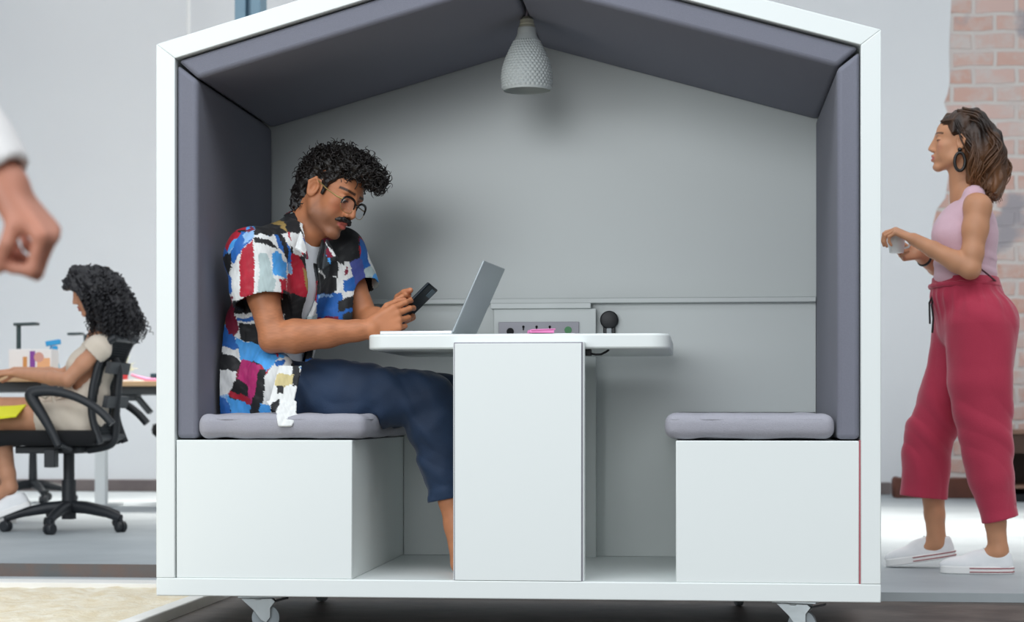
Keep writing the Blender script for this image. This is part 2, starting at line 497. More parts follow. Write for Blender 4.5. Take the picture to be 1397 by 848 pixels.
# ================================================================== the pod
XL, XR = P(213, 500, 0)[0], P(1202, 500, 0)[0]
XC = (XL + XR) / 2; FT = .055; ZB, ZF, ZE, SL = .077, .128, 1.656, .283
YB = .945; ZBENCH = .523
RT = FT * math.sqrt(1 + SL * SL)
def roof(x): return ZE + SL * ((x - XL) if x < XC else (XR - x))
pod = thing('meeting_pod', 'white house-shaped meeting pod on wheels lined with grey padding', 'meeting pod', (XC, .5, 0))
ref = lambda x: 2 * XC - x
MB().box((XL, 0, ZB), (XR, 1.0, ZF)).build('base_panel', M_white, pod, (.003, 2))
for mir in (False, True):
    q = (lambda x: ref(x)) if mir else (lambda x: x)
    xi = XL + FT
    pl = [(XL, ZF), (XL, ZE), (xi, ZE + SL * FT - RT), (xi, ZF)]
    MB().prism([V3(q(x), 0, z) for x, z in pl], (0, 1.0, 0)).build('side_panel', M_white, pod, (.0025, 2))
    pl = [(XL, ZE), (XC, ZE + SL * (XC - XL)), (XC, ZE + SL * (XC - XL) - RT), (xi, ZE + SL * FT - RT)]
    MB().prism([V3(q(x), 0, z) for x, z in pl], (0, 1.0, 0)).build('roof_panel', M_white, pod, (.0025, 2))
    # padding
    PT = .064; pv = .072 * math.sqrt(1 + SL * SL)
    def zr(x, off): return ZE + SL * (x - XL) - RT - off
    g = .005
    pl = [(xi + .002, ZBENCH + .004), (xi + .002, zr(xi, 0) - .014), (xi + PT, zr(xi + PT, pv) - .006), (xi + PT, ZBENCH + .004)]
    MB().prism([V3(q(x), .012, z) for x, z in pl], (0, YB - .014, 0)).build('wall_pad', M_pad, pod, (.014, 5))
    pl = [(xi + .004, zr(xi, .004)), (XC - g, zr(XC - g, .004)), (XC - g, zr(XC - g, pv)), (xi + PT, zr(xi + PT, pv))]
    MB().prism([V3(q(x), .012, z) for x, z in pl], (0, YB - .014, 0)).build('roof_pad', M_pad, pod, (.014, 5))
# back panel
pl = [(XL + FT, ZF), (XL + FT, roof(XL + FT) - RT), (XC, roof(XC) - RT), (XR - FT, roof(XR - FT) - RT), (XR - FT, ZF)]
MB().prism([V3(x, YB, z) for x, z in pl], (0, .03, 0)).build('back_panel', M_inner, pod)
# benches (white boxes): face, with a cap under the cushion
XBL = P(480, 700, 0)[0]; XBR = P(922, 700, 0)[0]
MB().box((XL + FT + .003, .004, ZF), (XBL, YB - .002, ZBENCH)).build('bench_box', M_white, pod, (.003, 2))
MB().box((XBR, .004, ZF), (XR - FT - .004, YB - .002, ZBENCH)).build('bench_box', M_white, pod, (.003, 2))
MB().box((XR - FT - .004, .003, ZF), (XR - FT - .0005, .02, ZBENCH + .002)).build('edge_strip', M_red, pod, label='thin reddish strip at the right bench')
# ledge on the back wall, lower panelling, socket box
zl1, zl0 = P(900, 405.5, .90)[2], P(900, 413, .90)[2]
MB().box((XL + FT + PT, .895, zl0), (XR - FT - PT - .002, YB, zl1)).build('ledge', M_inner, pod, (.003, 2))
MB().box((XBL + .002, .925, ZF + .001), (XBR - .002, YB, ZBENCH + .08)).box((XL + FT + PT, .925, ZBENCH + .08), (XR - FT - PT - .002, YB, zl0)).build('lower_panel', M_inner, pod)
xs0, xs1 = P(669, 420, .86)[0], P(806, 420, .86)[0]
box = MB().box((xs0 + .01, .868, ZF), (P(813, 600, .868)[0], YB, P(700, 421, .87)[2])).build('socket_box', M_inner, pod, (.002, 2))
MB().box((xs0, .858, P(700, 421, .86)[2]), (xs1, .9, P(700, 413.2, .86)[2])).build('socket_box_cap', M_inner, box, (.002, 2))
p0, p1 = P(680, 456, .862), P(790, 438.5, .862)
strip = MB().box((p0[0], .860, p0[2] - .02), (p1[0], .868, p1[2])).build('socket_strip', mat('lilac_grey_plastic', '#aaa9b1', .5), pod, (.002, 2), label='lilac grey strip of sockets')
for u in (714, 732, 750):
    c = P(u, 445.5, .8585); MB().lathe([(0, 0), (.0042, 0), (.0042, .004), (0, .004)], c, (0, 1, 0), 12).box(c + V3(-.0022, 0, -.011), c + V3(.0022, .003, .001)).build('socket_slot', M_dark, strip)
c = P(775, 450, .8575); MB().lathe([(.009, 0), (.012, 0), (.012, .004), (.009, .004)], c, (0, 1, 0), 20).build('switch_ring', mat('green_ring', '#4e8f5c', .5), strip, label='small green switch ring')
c = P(696, 452, .8575); MB().lathe([(0, 0), (.012, 0), (.012, .004), (0, .004)], c, (0, 1, 0), 20).build('socket_hole', M_dark, strip)
c = P(831, 436, .90)
gr = MB().lathe([(0, 0), (.027, 0), (.0300, .0035), (.0300, .030), (0, .030)], c, (0, 1, 0), 36).build('wall_grommet', M_black, pod, (.001, 1), label='round black fitting on the back wall')
MB().box(c + V3(-.02, .004, -.055), c + V3(.02, .018, -.018)).build('bracket', M_black, gr, (.003, 2))
MB().box(c + V3(-.008, -.006, -.06), c + V3(.008, .004, -.028)).build('plug', mat('grey_plug', '#b9bfc2', .5), gr, (.002, 2), label='pale grey plug')
# casters
def caster(x, y, turn):
    ca, sa = math.cos(turn), math.sin(turn)
    ax = [V3(ca, sa, 0), V3(-sa, ca, 0), V3(0, 0, 1)]
    T = lambda a, b, z: V3(x, y, z) + a * ax[0] + b * ax[1]
    r = .040; zw = ZG + r
    mb = MB(); mb.obox(T(.006, 0, ZB - .003), ax, (.062, .042, .003))
    mb.lathe([(.022, 0), (.026, .004), (.022, .010)], T(0, 0, ZB - .015), (0, 0, 1), 20)
    for sgn in (-1, 1):
        prof = [(-.048, ZB - .009), (.040, ZB - .009), (.050, ZB - .018), (.036, .040), (.036, zw + .004), (.024, zw - .012), (.008, zw - .004), (-.014, .036)]
        mb.prism([T(a, sgn * .021 - .0015, z) for a, z in prof], .003 * ax[1])
    mb.lathe([(0, -.023), (.006, -.023), (.006, .023), (0, .023)], T(.022, 0, zw), ax[1], 12)
    c = mb.build('caster', M_zinc, pod, (.0012, 1), label='zinc swivel caster')
    MB().lathe([(.010, -.013), (.024, -.014), (r - .001, -.010), (r, 0), (r - .001, .010), (.024, .014), (.010, .013)], T(.022, 0, zw + .0005), ax[1], 32).build('wheel', M_rubber, c, label='grey rubber wheel')
    MB().obox(T(.062, 0, ZB - .016), [nrm(V3(ca, sa, .25)), ax[1], nrm(V3(-ca * .25, -sa * .25, 1))], (.026, .012, .0025)).build('brake_lever', M_black, c, (.001, 1), label='black brake pedal')
caster(P(352, 840, .06)[0], .06, .2); caster(P(1084, 840, .06)[0], .06, -.25)
caster(P(436, 820, .90)[0], .90, 1.35); caster(P(1010, 820, .90)[0], .90, 1.8)

# seat cushions: soft rounded slabs
def cushion(name, lo, hi, label, seed):
    v = Vol(lo, hi, .006); c = (np.asarray(lo) + hi) / 2; h = (np.asarray(hi) - lo) / 2
    v.rbox(c, h, rad=.028, k=0)
    v.warp(lambda p: .0022 * waves(p, 7, seed, stretch=(1, 1, .5)))
    V, Fq = v.mesh(1)
    b_ = V[:, 2].min(); V[:, 2] += lo[2] - b_
    o = link_mesh(name, V, Fq, M_cush)
    # seam cord round the upper edge
    r = .028; x0, y0, x1, y1 = lo[0] + .006, lo[1] + .006, hi[0] - .006, hi[1] - .006; z = hi[2] - .012
    path = []
    for cx, cy, a0 in ((x1 - r, y1 - r, 0), (x0 + r, y1 - r, 90), (x0 + r, y0 + r, 180), (x1 - r, y0 + r, 270)):
        for k in range(6):
            a = math.radians(a0 + 18 * k); path.append((cx + r * math.cos(a), cy + r * math.sin(a), z))
    MB().tube(path, .0022, 8, closed=True).build('piping', M_cush, o)
    tag(o, label, 'cushion', 'grey cushions on the pod benches'); return o
ZC = .594
CUL = (XL + FT + PT + .002, .0, ZBENCH + .001); CUR = (P(499, 580, .0)[0], YB - .02, ZC)
cushion('seat_cushion', CUL, CUR, 'long grey seat cushion under the seated man in the patterned shirt', 11)
cushion('seat_cushion', (P(906, 580, 0)[0], .0, ZBENCH + .001), (P(1139, 580, 0)[0], YB - .02, ZC), 'empty grey seat cushion on the right-hand white bench', 12)

# table
ZT0, ZT1 = P(905, 475, .06)[2], P(700, 455, .06)[2]
xt0, xt1 = P(500, 460, .06)[0], P(914, 460, .06)[0]; xp0, xp1 = P(618.5, 600, 0)[0], P(795, 600, 0)[0]
tab = thing('table', 'white table with rounded ends on a broad panel leg inside the pod', 'table', ((xp0 + xp1) / 2, .3, ZF))
r = .055; y0, y1 = .055, .80
path = []
for cx, cy, a0 in ((xt1 - r, y1 - r, 0), (xt0 + r, y1 - r, 90), (xt0 + r, y0 + r, 180), (xt1 - r, y0 + r, 270)):
    for k in range(9):
        a = math.radians(a0 + 11.25 * k); path.append(V3(cx + r * math.cos(a), cy + r * math.sin(a), ZT0))
MB().prism(path, (0, 0, ZT1 - ZT0)).build('tabletop', M_white, tab, (.006, 3))
zp = P(700, 466, 0)[2]
MB().box((xp0 + .004, 0.0, ZF + .001), (xp1 - .004, .010, zp - .004)).build('front_panel', M_white, tab, (.001, 1))
MB().box((xp0 + .001, .006, ZF + .001), (xp1 - .001, .0125, zp - .001)).build('edge_band', M_edge, tab, label='thin grey edge round the leg panel')
MB().box((xp0 - .002, .012, ZF + .001), (xp1 + .004, .052, zp + .0)).box((xp0 + .06, .052, ZF + .6), (xp1 - .06, .11, ZT0)).build('pedestal', M_white, tab, (.001, 1))
c = P(801, 481, .12); c[2] = ZT0 - .012
mb = MB().box(c + V3(-.025, -.02, -.006), c + V3(.012, .03, .012))
mb.tube([c + V3(.01, 0, .0), c + V3(.025, 0, -.003), c + V3(.04, .005, -.002), c + V3(.055, .01, .006), c + V3(.062, .012, .0115)], .0035, 8)
mb.build('cable_clip', M_black, tab, (.002, 1), label='black cable and clip under the tabletop')

# pendant lamp
lx, ly = XC, .47
lz = P(720, 126, ly)[2] + .005; zt = P(720, 38, ly)[2]
lamp = thing('pendant_lamp', 'white dimpled glass pendant lamp hanging under the pod ridge', 'lamp', (lx, ly, lz))
Hs = zt - lz
prof = []
for i in range(91):
    t = i / 90
    rr = np.interp(t, [0, .06, .22, .36, .5, .64, .78, .9, .96, 1], [.0715, .0745, .0765, .0735, .0650, .0530, .0395, .0300, .0285, .0270])
    prof.append((rr, t * Hs))
prof_in = [(r_ - .004, h_) for r_, h_ in prof[::-1]]
allp = prof + prof_in
def hob(a, i):
    t = i / 90
    if t > .80 or t < .035: return 0
    row = int((t - .035) / .045); ph = ((t - .035) / .045 - row - .5)
    c_ = (a / (2 * math.pi) * 34 + (.5 if row % 2 else 0)) % 1 - .5
    d2 = (ph * 1.05) ** 2 + (c_ * 1.05) ** 2
    return .0042 * max(0, 1 - d2 * 4.2)
MBl = MB(); MBl.lathe(allp, (lx, ly, lz), (0, 0, 1), 276, lambda a, i: hob(a, i) if i <= 90 else 0)
MBl.f = [f for f in MBl.f if len(f) == 4]
MBl.build('lamp_shade', mat('white_dimpled_glass', '#e3eae9', .35, trans=.15), lamp, smooth=True)
MB().lathe([(0, 0), (.026, 0), (.024, .006), (.022, .008), (.023, .012), (.021, .016), (.021, .024), (.012, .032), (.006, .036), (0, .037)], (lx, ly, zt), (0, 0, 1), 28).build('lamp_socket', mat('cream_socket', '#c9c8b4', .5), lamp, label='cream lamp socket')
MB().tube([(lx, ly, zt + .03), (lx, ly, zt + .05), (lx, ly, roof(XC) - RT - .002)], [.005, .003, .003], 10).build('cord', mat('lilac_cord', '#b7aebb', .6), lamp)

# laptop
A = P(617, 455, .12); A[2] = ZT1 + .008
W = nrm(V3(math.sin(math.radians(5)), math.cos(math.radians(5)), 0)); Bt = P(660, 355, .12)
Lu = nrm(Bt - A); Lh = np.linalg.norm(Bt - A); LW = .31
lap = thing('laptop', 'open silver laptop in front of the seated man, lid back facing right', 'laptop', (A[0], A[1], ZT1))
Nn = nrm(np.cross(W, Lu))
fw = nrm(np.cross(W, V3(0, 0, 1)));
if fw[0] > 0: fw = -fw
c = A + W * LW / 2 + fw * .108; c[2] = ZT1 + .0075
MB().obox(c, [fw, W, V3(0, 0, 1)], (.108, LW / 2, .0055)).build('laptop_base', mat('silver_body', '#d9dde0', .35, metal=.4), lap, (.003, 2))
mb = MB()
for i in range(5):
    for j in range(13):
        mb.obox(c + fw * (-.07 + i * .019) + W * (-.13 + j * .0217) + V3(0, 0, .0060), [fw, W, V3(0, 0, 1)], (.008, .0092, .0008))
mb.build('keyboard', M_black, lap, label='black laptop keys')
MB().obox(A + W * LW / 2 + Lu * Lh / 2, [Lu, W, Nn], (Lh / 2, LW / 2, .0035)).build('laptop_lid', M_alu, lap, (.003, 2))
sN = Nn if np.dot(Nn, fw) > 0 else -Nn
MB().obox(A + W * LW / 2 + Lu * Lh / 2 + sN * .0042, [Lu, W, Nn], (Lh / 2 - .012, LW / 2 - .01, .0006)).build('screen', mat('dark_screen', '#20242a', .15), lap)
MB().tube([A + W * .02 + V3(0, 0, .001), A + W * (LW - .02) + V3(0, 0, .001)], .0055, 12).build('hinge', M_alu, lap)

# papers and sticky notes
def sheet(name, u, v, Y, sx, sy, rot, z, lift, m, label, cat):
    c = P(u, v, Y); ca, sa = math.cos(rot), math.sin(rot); n = 10
    vs = []
    for k in (0, 1):
        for i in range(n):
            for j in range(n):
                a = (i / (n - 1) - .5) * sx; b = (j / (n - 1) - .5) * sy
                h = lift * max(0, (i / (n - 1)) - .3) ** 2 + lift * .35 * max(0, .4 - i / (n - 1)) ** 2
                vs.append((c[0] + a * ca - b * sa, Y + a * sa + b * ca, z + h + (.0012 if k else 0)))
    fs = []
    I = lambda k, i, j: k * n * n + i * n + j
    for i in range(n - 1):
        for j in range(n - 1):
            fs.append((I(1, i, j), I(1, i + 1, j), I(1, i + 1, j + 1), I(1, i, j + 1))); fs.append((I(0, i, j + 1), I(0, i + 1, j + 1), I(0, i + 1, j), I(0, i, j)))
    for i in range(n - 1):
        fs += [(I(0, i, 0), I(0, i + 1, 0), I(1, i + 1, 0), I(1, i, 0)), (I(0, i + 1, n - 1), I(0, i, n - 1), I(1, i, n - 1), I(1, i + 1, n - 1)),
               (I(0, 0, i + 1), I(0, 0, i), I(1, 0, i), I(1, 0, i + 1)), (I(0, n - 1, i), I(0, n - 1, i + 1), I(1, n - 1, i + 1), I(1, n - 1, i))]
    o = link_mesh(name, np.array(vs), fs, m); tag(o, label, cat); return o
sheet('paper', 722, 452, .22, .21, .297, math.pi / 2 * .95, ZT1 + .0005, .02, M_paper, 'white sheet of paper curling up on the tabletop right of the laptop', 'paper')
c = P(738, 452, .14)
mb = MB().obox((c[0], .13, ZT1 + .008), [V3(1, .2, 0), V3(-.2, 1, 0), V3(0, 0, 1)], (.035, .035, .004)).obox((c[0] + .003, .128, ZT1 + .0135), [nrm(V3(1, .25, .04)), V3(-.25, 1, 0), nrm(V3(-.04, 0, 1))], (.035, .035, .0015))
tag(mb.build('sticky_note_pad', mat('pink_paper', '#ee8fc6', .8), None, (.0005, 1)), 'pink sticky note pad lying on the paper on the table', 'sticky notes')

# ================================================================== desk corner at the left
YD = 5.95
def desk(name, x0, x1, ya, yb, legs, label):
    d = thing(name, label, 'desk', ((x0 + x1) / 2, (ya + yb) / 2, 0), 'desks at the left')
    MB().box((x0, ya, .765), (x1, yb, .795)).build('desk_top', M_oak, d, (.004, 2))
    MB().box((x0 + .05, ya + .05, .715), (x1 - .05, yb - .06, .765)).build('frame', mat('charcoal_metal', '#3b3f41', .5), d, (.003, 2), label='charcoal frame under the top')
    for x in legs:
        l = MB().box((x - .035, (ya + yb) / 2 - .03, .02), (x + .035, (ya + yb) / 2 + .03, .715)).build('leg', mat('white_metal', '#e6eaea', .4), d, (.004, 2), label='white metal leg')
        MB().box((x - .05, ya + .06, 0), (x + .05, yb - .06, .022)).build('foot', mat('white_metal', '#e6eaea', .4), l, (.004, 2))
    return d
xr = P(300, 520, YD)[0]
d1 = desk('office_desk', P(70, 520, YD)[0], xr, YD, YD + .75, [P(138, 600, YD + .37)[0], xr - .3], 'oak-topped standing desk with white leg behind the black mesh office chair')
a = P(150, 540, YD + .1); b_ = P(208, 540, YD + .1)
mb = MB().box((a[0], YD + .08, .675), (b_[0] - .1, YD + .2, .716)); mb.obox(P(197, 553, YD + .1), [nrm(V3(.7, 0, -.8)), V3(0, 1, 0), nrm(V3(.8, 0, .7))], (.06, .03, .015))
mb.build('crank_arm', mat('charcoal_metal', '#3b3f41', .5), d1, (.004, 1))
YD2 = 4.35
d2 = desk('office_desk', -5.2, P(64, 520, YD2)[0], YD2, YD2 + .8, [-4.4, -5.0], 'oak-topped desk the curly-haired woman is working at')
# second stool, mostly out of sight
c = P(45, 660, 6.9)
def star_base(mbs, c, R, wheels, zt, m, parent, rot=0.0, n=5):
    for k in range(n):
        a = rot + 2 * math.pi * k / n; d = V3(math.cos(a), math.sin(a), 0)
        MB().tube([c + V3(0, 0, .125), c + d * R * .35 + V3(0, 0, .118), c + d * R * .75 + V3(0, 0, .095), c + d * R + V3(0, 0, .07)], [.034, .03, .024, .02], 10).build('base_arm', m, parent)
        w = c + d * R
        cw = MB().lathe([(0, -.026), (.022, -.026), (.028, -.02), (.028, -.004), (.020, -.002), (.020, .002), (.028, .004), (.028, .02), (.022, .026), (0, .026)], w + V3(0, 0, .0285), nrm(V3(-d[1], d[0], 0) + .6 * d), 20)
        cw.tube([w + V3(0, 0, .03), w + V3(0, 0, .075)], .011, 8)
        cw.build('caster', m, parent)
M_chair = mat('charcoal_chair_plastic', '#1d2126', .5, bump=(90, .05))
M_seat = mat('black_seat_fabric', '#121316', .95, bump=(300, .3))
st = thing('office_stool', 'low black swivel stool half hidden beneath the far desk, left of the white leg', 'stool', (c[0], 6.9, 0))
star_base(None, V3(c[0], 6.9, 0), .26, True, .4, M_chair, st, .3)
MB().tube([(c[0], 6.9, .1), (c[0], 6.9, .30), (c[0], 6.9, .42)], [.03, .026, .02], 14).build('gas_column', M_chair, st)
MB().lathe([(0, 0), (.15, .0), (.19, .015), (.2, .04), (.19, .065), (.1, .075), (0, .075)], (c[0], 6.9, .42), (0, 0, 1), 32).build('seat', M_seat, st)
cx = P(242, 585, 6.9)[0]
st2 = thing('bar_stool', 'round black stool seat peeking out beside the pod below the desk', 'stool', (cx, 6.9, 0))
MB().lathe([(0, 0), (.14, 0), (.165, .02), (.17, .05), (.16, .085), (.1, .1), (0, .1)], (cx, 6.9, .44), (0, 0, 1), 32).build('seat', M_seat, st2)
MB().tube([(cx, 6.9, .02), (cx, 6.9, .44)], .025, 14).lathe([(0, 0), (.12, 0), (.12, .012), (.03, .03), (0, .03)], (cx, 6.9, 0), (0, 0, 1), 28).build('pole', M_chair, st2)

# things on the desks
ZD = .795
yb = 4.75
def card_box(u0, u1, v, y, dy, label, cols, name='packaging_box'):
    a, b_ = P(u0, v, y), P(u1, v, y)
    o = MB().box((a[0], y, ZD), (b_[0], y + dy, a[2])).build(name, cols, None, (.002, 1)); return tag(o, label, 'box')
M_card = mat('white_card', '#f3f2f2', .6)
b1 = card_box(12, 41, 476, yb + .02, .12, 'plain white cardboard box with a small orange mark on the desk', M_card)
p = P(34, 495, yb + .019); MB().box(p - V3(.012, .0, .03), p + V3(.012, .0012, .035)).build('print', mat('orange_print', '#d99a5c', .7), b1, label='orange printed mark')
b2 = card_box(41.5, 70, 476, yb, .12, 'white cardboard box printed with purple and peach, right of the plain box', M_card)
p = P(45, 491, yb - .001); MB().box(p - V3(.018, 0, .07), p + V3(.012, .0012, .05)).build('print', mat('purple_print', '#8a4aa5', .7), b2, label='purple printed band')
p = P(59, 493, yb - .001); MB().box(p - V3(.035, 0, .07), p + V3(.038, .0012, .02)).build('print', mat('peach_print', '#f2b98a', .7), b2, label='peach printed patch')
p = P(53, 487, yb - .0015); MB().lathe([(0, 0), (.028, 0), (.028, .0012), (0, .0012)], p, (0, 1, 0), 24).build('print', mat('tan_print', '#d9a59a', .7), b2, label='round tan print')
p = P(75, 500, 4.96); p[2] = ZD
bt = thing('spray_bottle', 'blue spray bottle standing on the desk behind the boxes', 'bottle', p)
MB().lathe([(0, 0), (.028, 0), (.03, .01), (.03, .05), (.024, .08), (.014, .10), (.012, .150), (0, .150)], p, (0, 0, 1), 20).build('bottle', mat('pale_blue_plastic', '#8fc4dc', .4), bt)
mb = MB().lathe([(.014, 0), (.016, .004), (.016, .03), (.012, .035), (0, .036)], p + V3(0, 0, .148), (0, 0, 1), 16); mb.obox(p + V3(-.010, 0, .200), [V3(1, 0, .15), V3(0, 1, 0), V3(-.15, 0, 1)], (.042, .012, .014)); mb.obox(p + V3(-.025, 0, .170), [nrm(V3(-.3, 0, -1)), V3(0, 1, 0), nrm(V3(1, 0, -.3))], (.022, .006, .004))
mb.build('spray_head', mat('cyan_plastic', '#1f9bd6', .4), bt, (.003, 1), label='bright blue trigger head')
M_ldark = mat('dark_teal_metal', '#2f4346', .4)
def task_lamp(u, v0, y, reach, label):
    t = P(u, v0, y); t[1] = y
    l = thing('desk_lamp', label, 'desk lamp', (t[0], y, ZD), 'desk lamps')
    MB().lathe([(0, 0), (.07, 0), (.07, .012), (.02, .02), (0, .02)], (t[0], y, ZD), (0, 0, 1), 28).build('base', M_ldark, l)
    MB().tube([(t[0], y, ZD + .015), (t[0], y, t[2])], .013, 12).build('post', M_ldark, l)
    MB().obox((t[0] + reach / 2 - .02, y, t[2] + .004), [V3(1, 0, .03), V3(0, 1, 0), V3(-.03, 0, 1)], (abs(reach) / 2, .035, .008)).build('lamp_head', M_ldark, l, (.003, 1))
task_lamp(25.5, 443, 4.98, .13, 'slim dark L-shaped desk lamp standing behind the white boxes')
task_lamp(117, 456, 6.25, -.09, 'slim dark desk lamp mostly hidden behind the curly-haired woman')
kb = PF(8, 600, .0); k0 = P(6, 515, 4.43)
tag(MB().box((k0[0] - .25, 4.38, ZD), (P(17, 515, 4.4)[0], 4.52, ZD + .022)).build('keyboard', M_black, None, (.004, 1)), 'black keyboard under the hands of the curly-haired woman', 'keyboard')
p = P(167, 508, 6.3); p[2] = ZD
pp = thing('potted_plant', 'small pale plant in a red pot on the far desk', 'plant', p)
MB().lathe([(0, 0), (.03, 0), (.04, .07), (.036, .07), (.034, .062), (0, .06)], p, (0, 0, 1), 20).build('pot', mat('red_glaze', '#c2303a', .4), pp, label='red pot')
mb = MB()
for k in range(60):
    a = random.uniform(0, 6.28); e = random.uniform(.2, 1.3); l = random.uniform(.06, .13)
    d = V3(math.cos(a) * math.cos(e), math.sin(a) * math.cos(e), math.sin(e)); q = p + V3(0, 0, .06)
    mb.tube([q, q + d * l * .5 + V3(0, 0, .01), q + d * l], [.002, .006, .001], 5)
mb.build('leaves', mat('pale_leaf', '#cfd6c0', .7), pp)
p = P(168, 517, 6.15); tag(MB().box((p[0] - .09, 6.05, ZD), (p[0] + .10, 6.25, ZD + .012)).build('notebook', M_paper, None, (.002, 1)), 'thin white notebook lying before the red plant pot', 'notebook')
p = P(192, 514, 6.3); tag(MB().tube([(p[0] - .10, 6.42, ZD + .05), (p[0], 6.42, ZD + .02), (p[0] + .10, 6.40, ZD + .013)], [.008, .012, .013], 10).build('ribbon_roll', mat('pink_plastic', '#f09ccb', .5)), 'pink strip lying on the far desk next to the pod', 'strip')
p = P(215, 512, 6.45); tag(MB().box((p[0] - .06, 6.48, ZD), (p[0] + .1, 6.60, ZD + .06)).build('storage_case', mat('dark_teal_plastic', '#1f4652', .5), None, (.008, 2)), 'dark teal case on the far desk at the pod edge', 'case')

# ================================================================== wooden bench and beam at the right wall
M_wood = mat('dark_brown_wood', '#4f3426', .55, noise=(7, .6, '#38241b'), bump=(25, .1))
M_woodtop = mat('worn_wood_top', '#8d6a58', .6, noise=(9, .6, '#6d4c3c'))
YC = 7.6
x0, x1 = P(1372, 600, YC)[0], P(1372, 600, YC)[0] + 1.3
zt = P(1385, 586, YC)[2]
cab = thing('wooden_cabinet', 'dark brown wooden cabinet with an open shelf against the brick wall', 'cabinet', ((x0 + x1) / 2, YC + .25, 0))
MB().box((x0 - .04, YC - .03, zt - .03), (x1 + .04, YC + .6, zt)).build('cabinet_top', M_woodtop, cab, (.005, 2))
MB().box((x0, YC, 0.05), (x0 + .04, YC + .57, zt - .03)).build('side_panel', M_wood, cab, (.003, 1))
MB().box((x1 - .04, YC, 0.05), (x1, YC + .57, zt - .03)).build('side_panel', M_wood, cab, (.003, 1))
MB().box((x0 + .04, YC, zt - .16), (x1 - .04, YC + .03, zt - .03)).build('drawer_front', M_wood, cab, (.004, 1))
MB().box((x0 + .04, YC + .02, P(1385, 664, YC)[2] - .012), (x1 - .04, YC + .55, P(1385, 664, YC)[2] + .012)).build('shelf', M_woodtop, cab, (.003, 1))
MB().box((x0 + .04, YC + .54, .05), (x1 - .04, YC + .57, zt - .03)).build('back_panel', M_wood, cab)
MB().box((x0, YC + .02, 0), (x1, YC + .55, .05)).build('plinth', M_dark, cab)
xa, xb = P(1216, 660, 8.2)[0], x0 - .06
za = .14
be = MB().box((xa + .02, 8.12, .0), (xb, 8.34, za)).lathe([(0, 0), (.06, 0), (.075, .01), (.075, .04), (.06, .05), (0, .05)], (xa + .005, 8.2, .075), (1, 0, 0), 24)
tag(be.build('wooden_beam', mat('red_brown_wood', '#6d3d2c', .6, noise=(8, .6, '#47261c')), None, (.006, 2)), 'red-brown wooden beam lying along the foot of the wall', 'beam')
# ================================================================== people
def frame(yaw, pitch=0.0, roll=0.0):
    """columns: forward, left, up; yaw from +X, pitch down positive, roll towards the left shoulder"""
    y, p, r = map(math.radians, (yaw, pitch, roll))
    f = V3(math.cos(y) * math.cos(p), math.sin(y) * math.cos(p), -math.sin(p))
    l = V3(-math.sin(y), math.cos(y), 0); u = np.cross(f, l)
    l2 = l * math.cos(r) - u * math.sin(r); u2 = np.cross(f, l2)
    return np.stack([f, l2, u2], 1)

def skin_mat(name):
    return mat(name, '#c08868', .5, attr=True, sss=.06, bump=(350, .03), spec=.4)

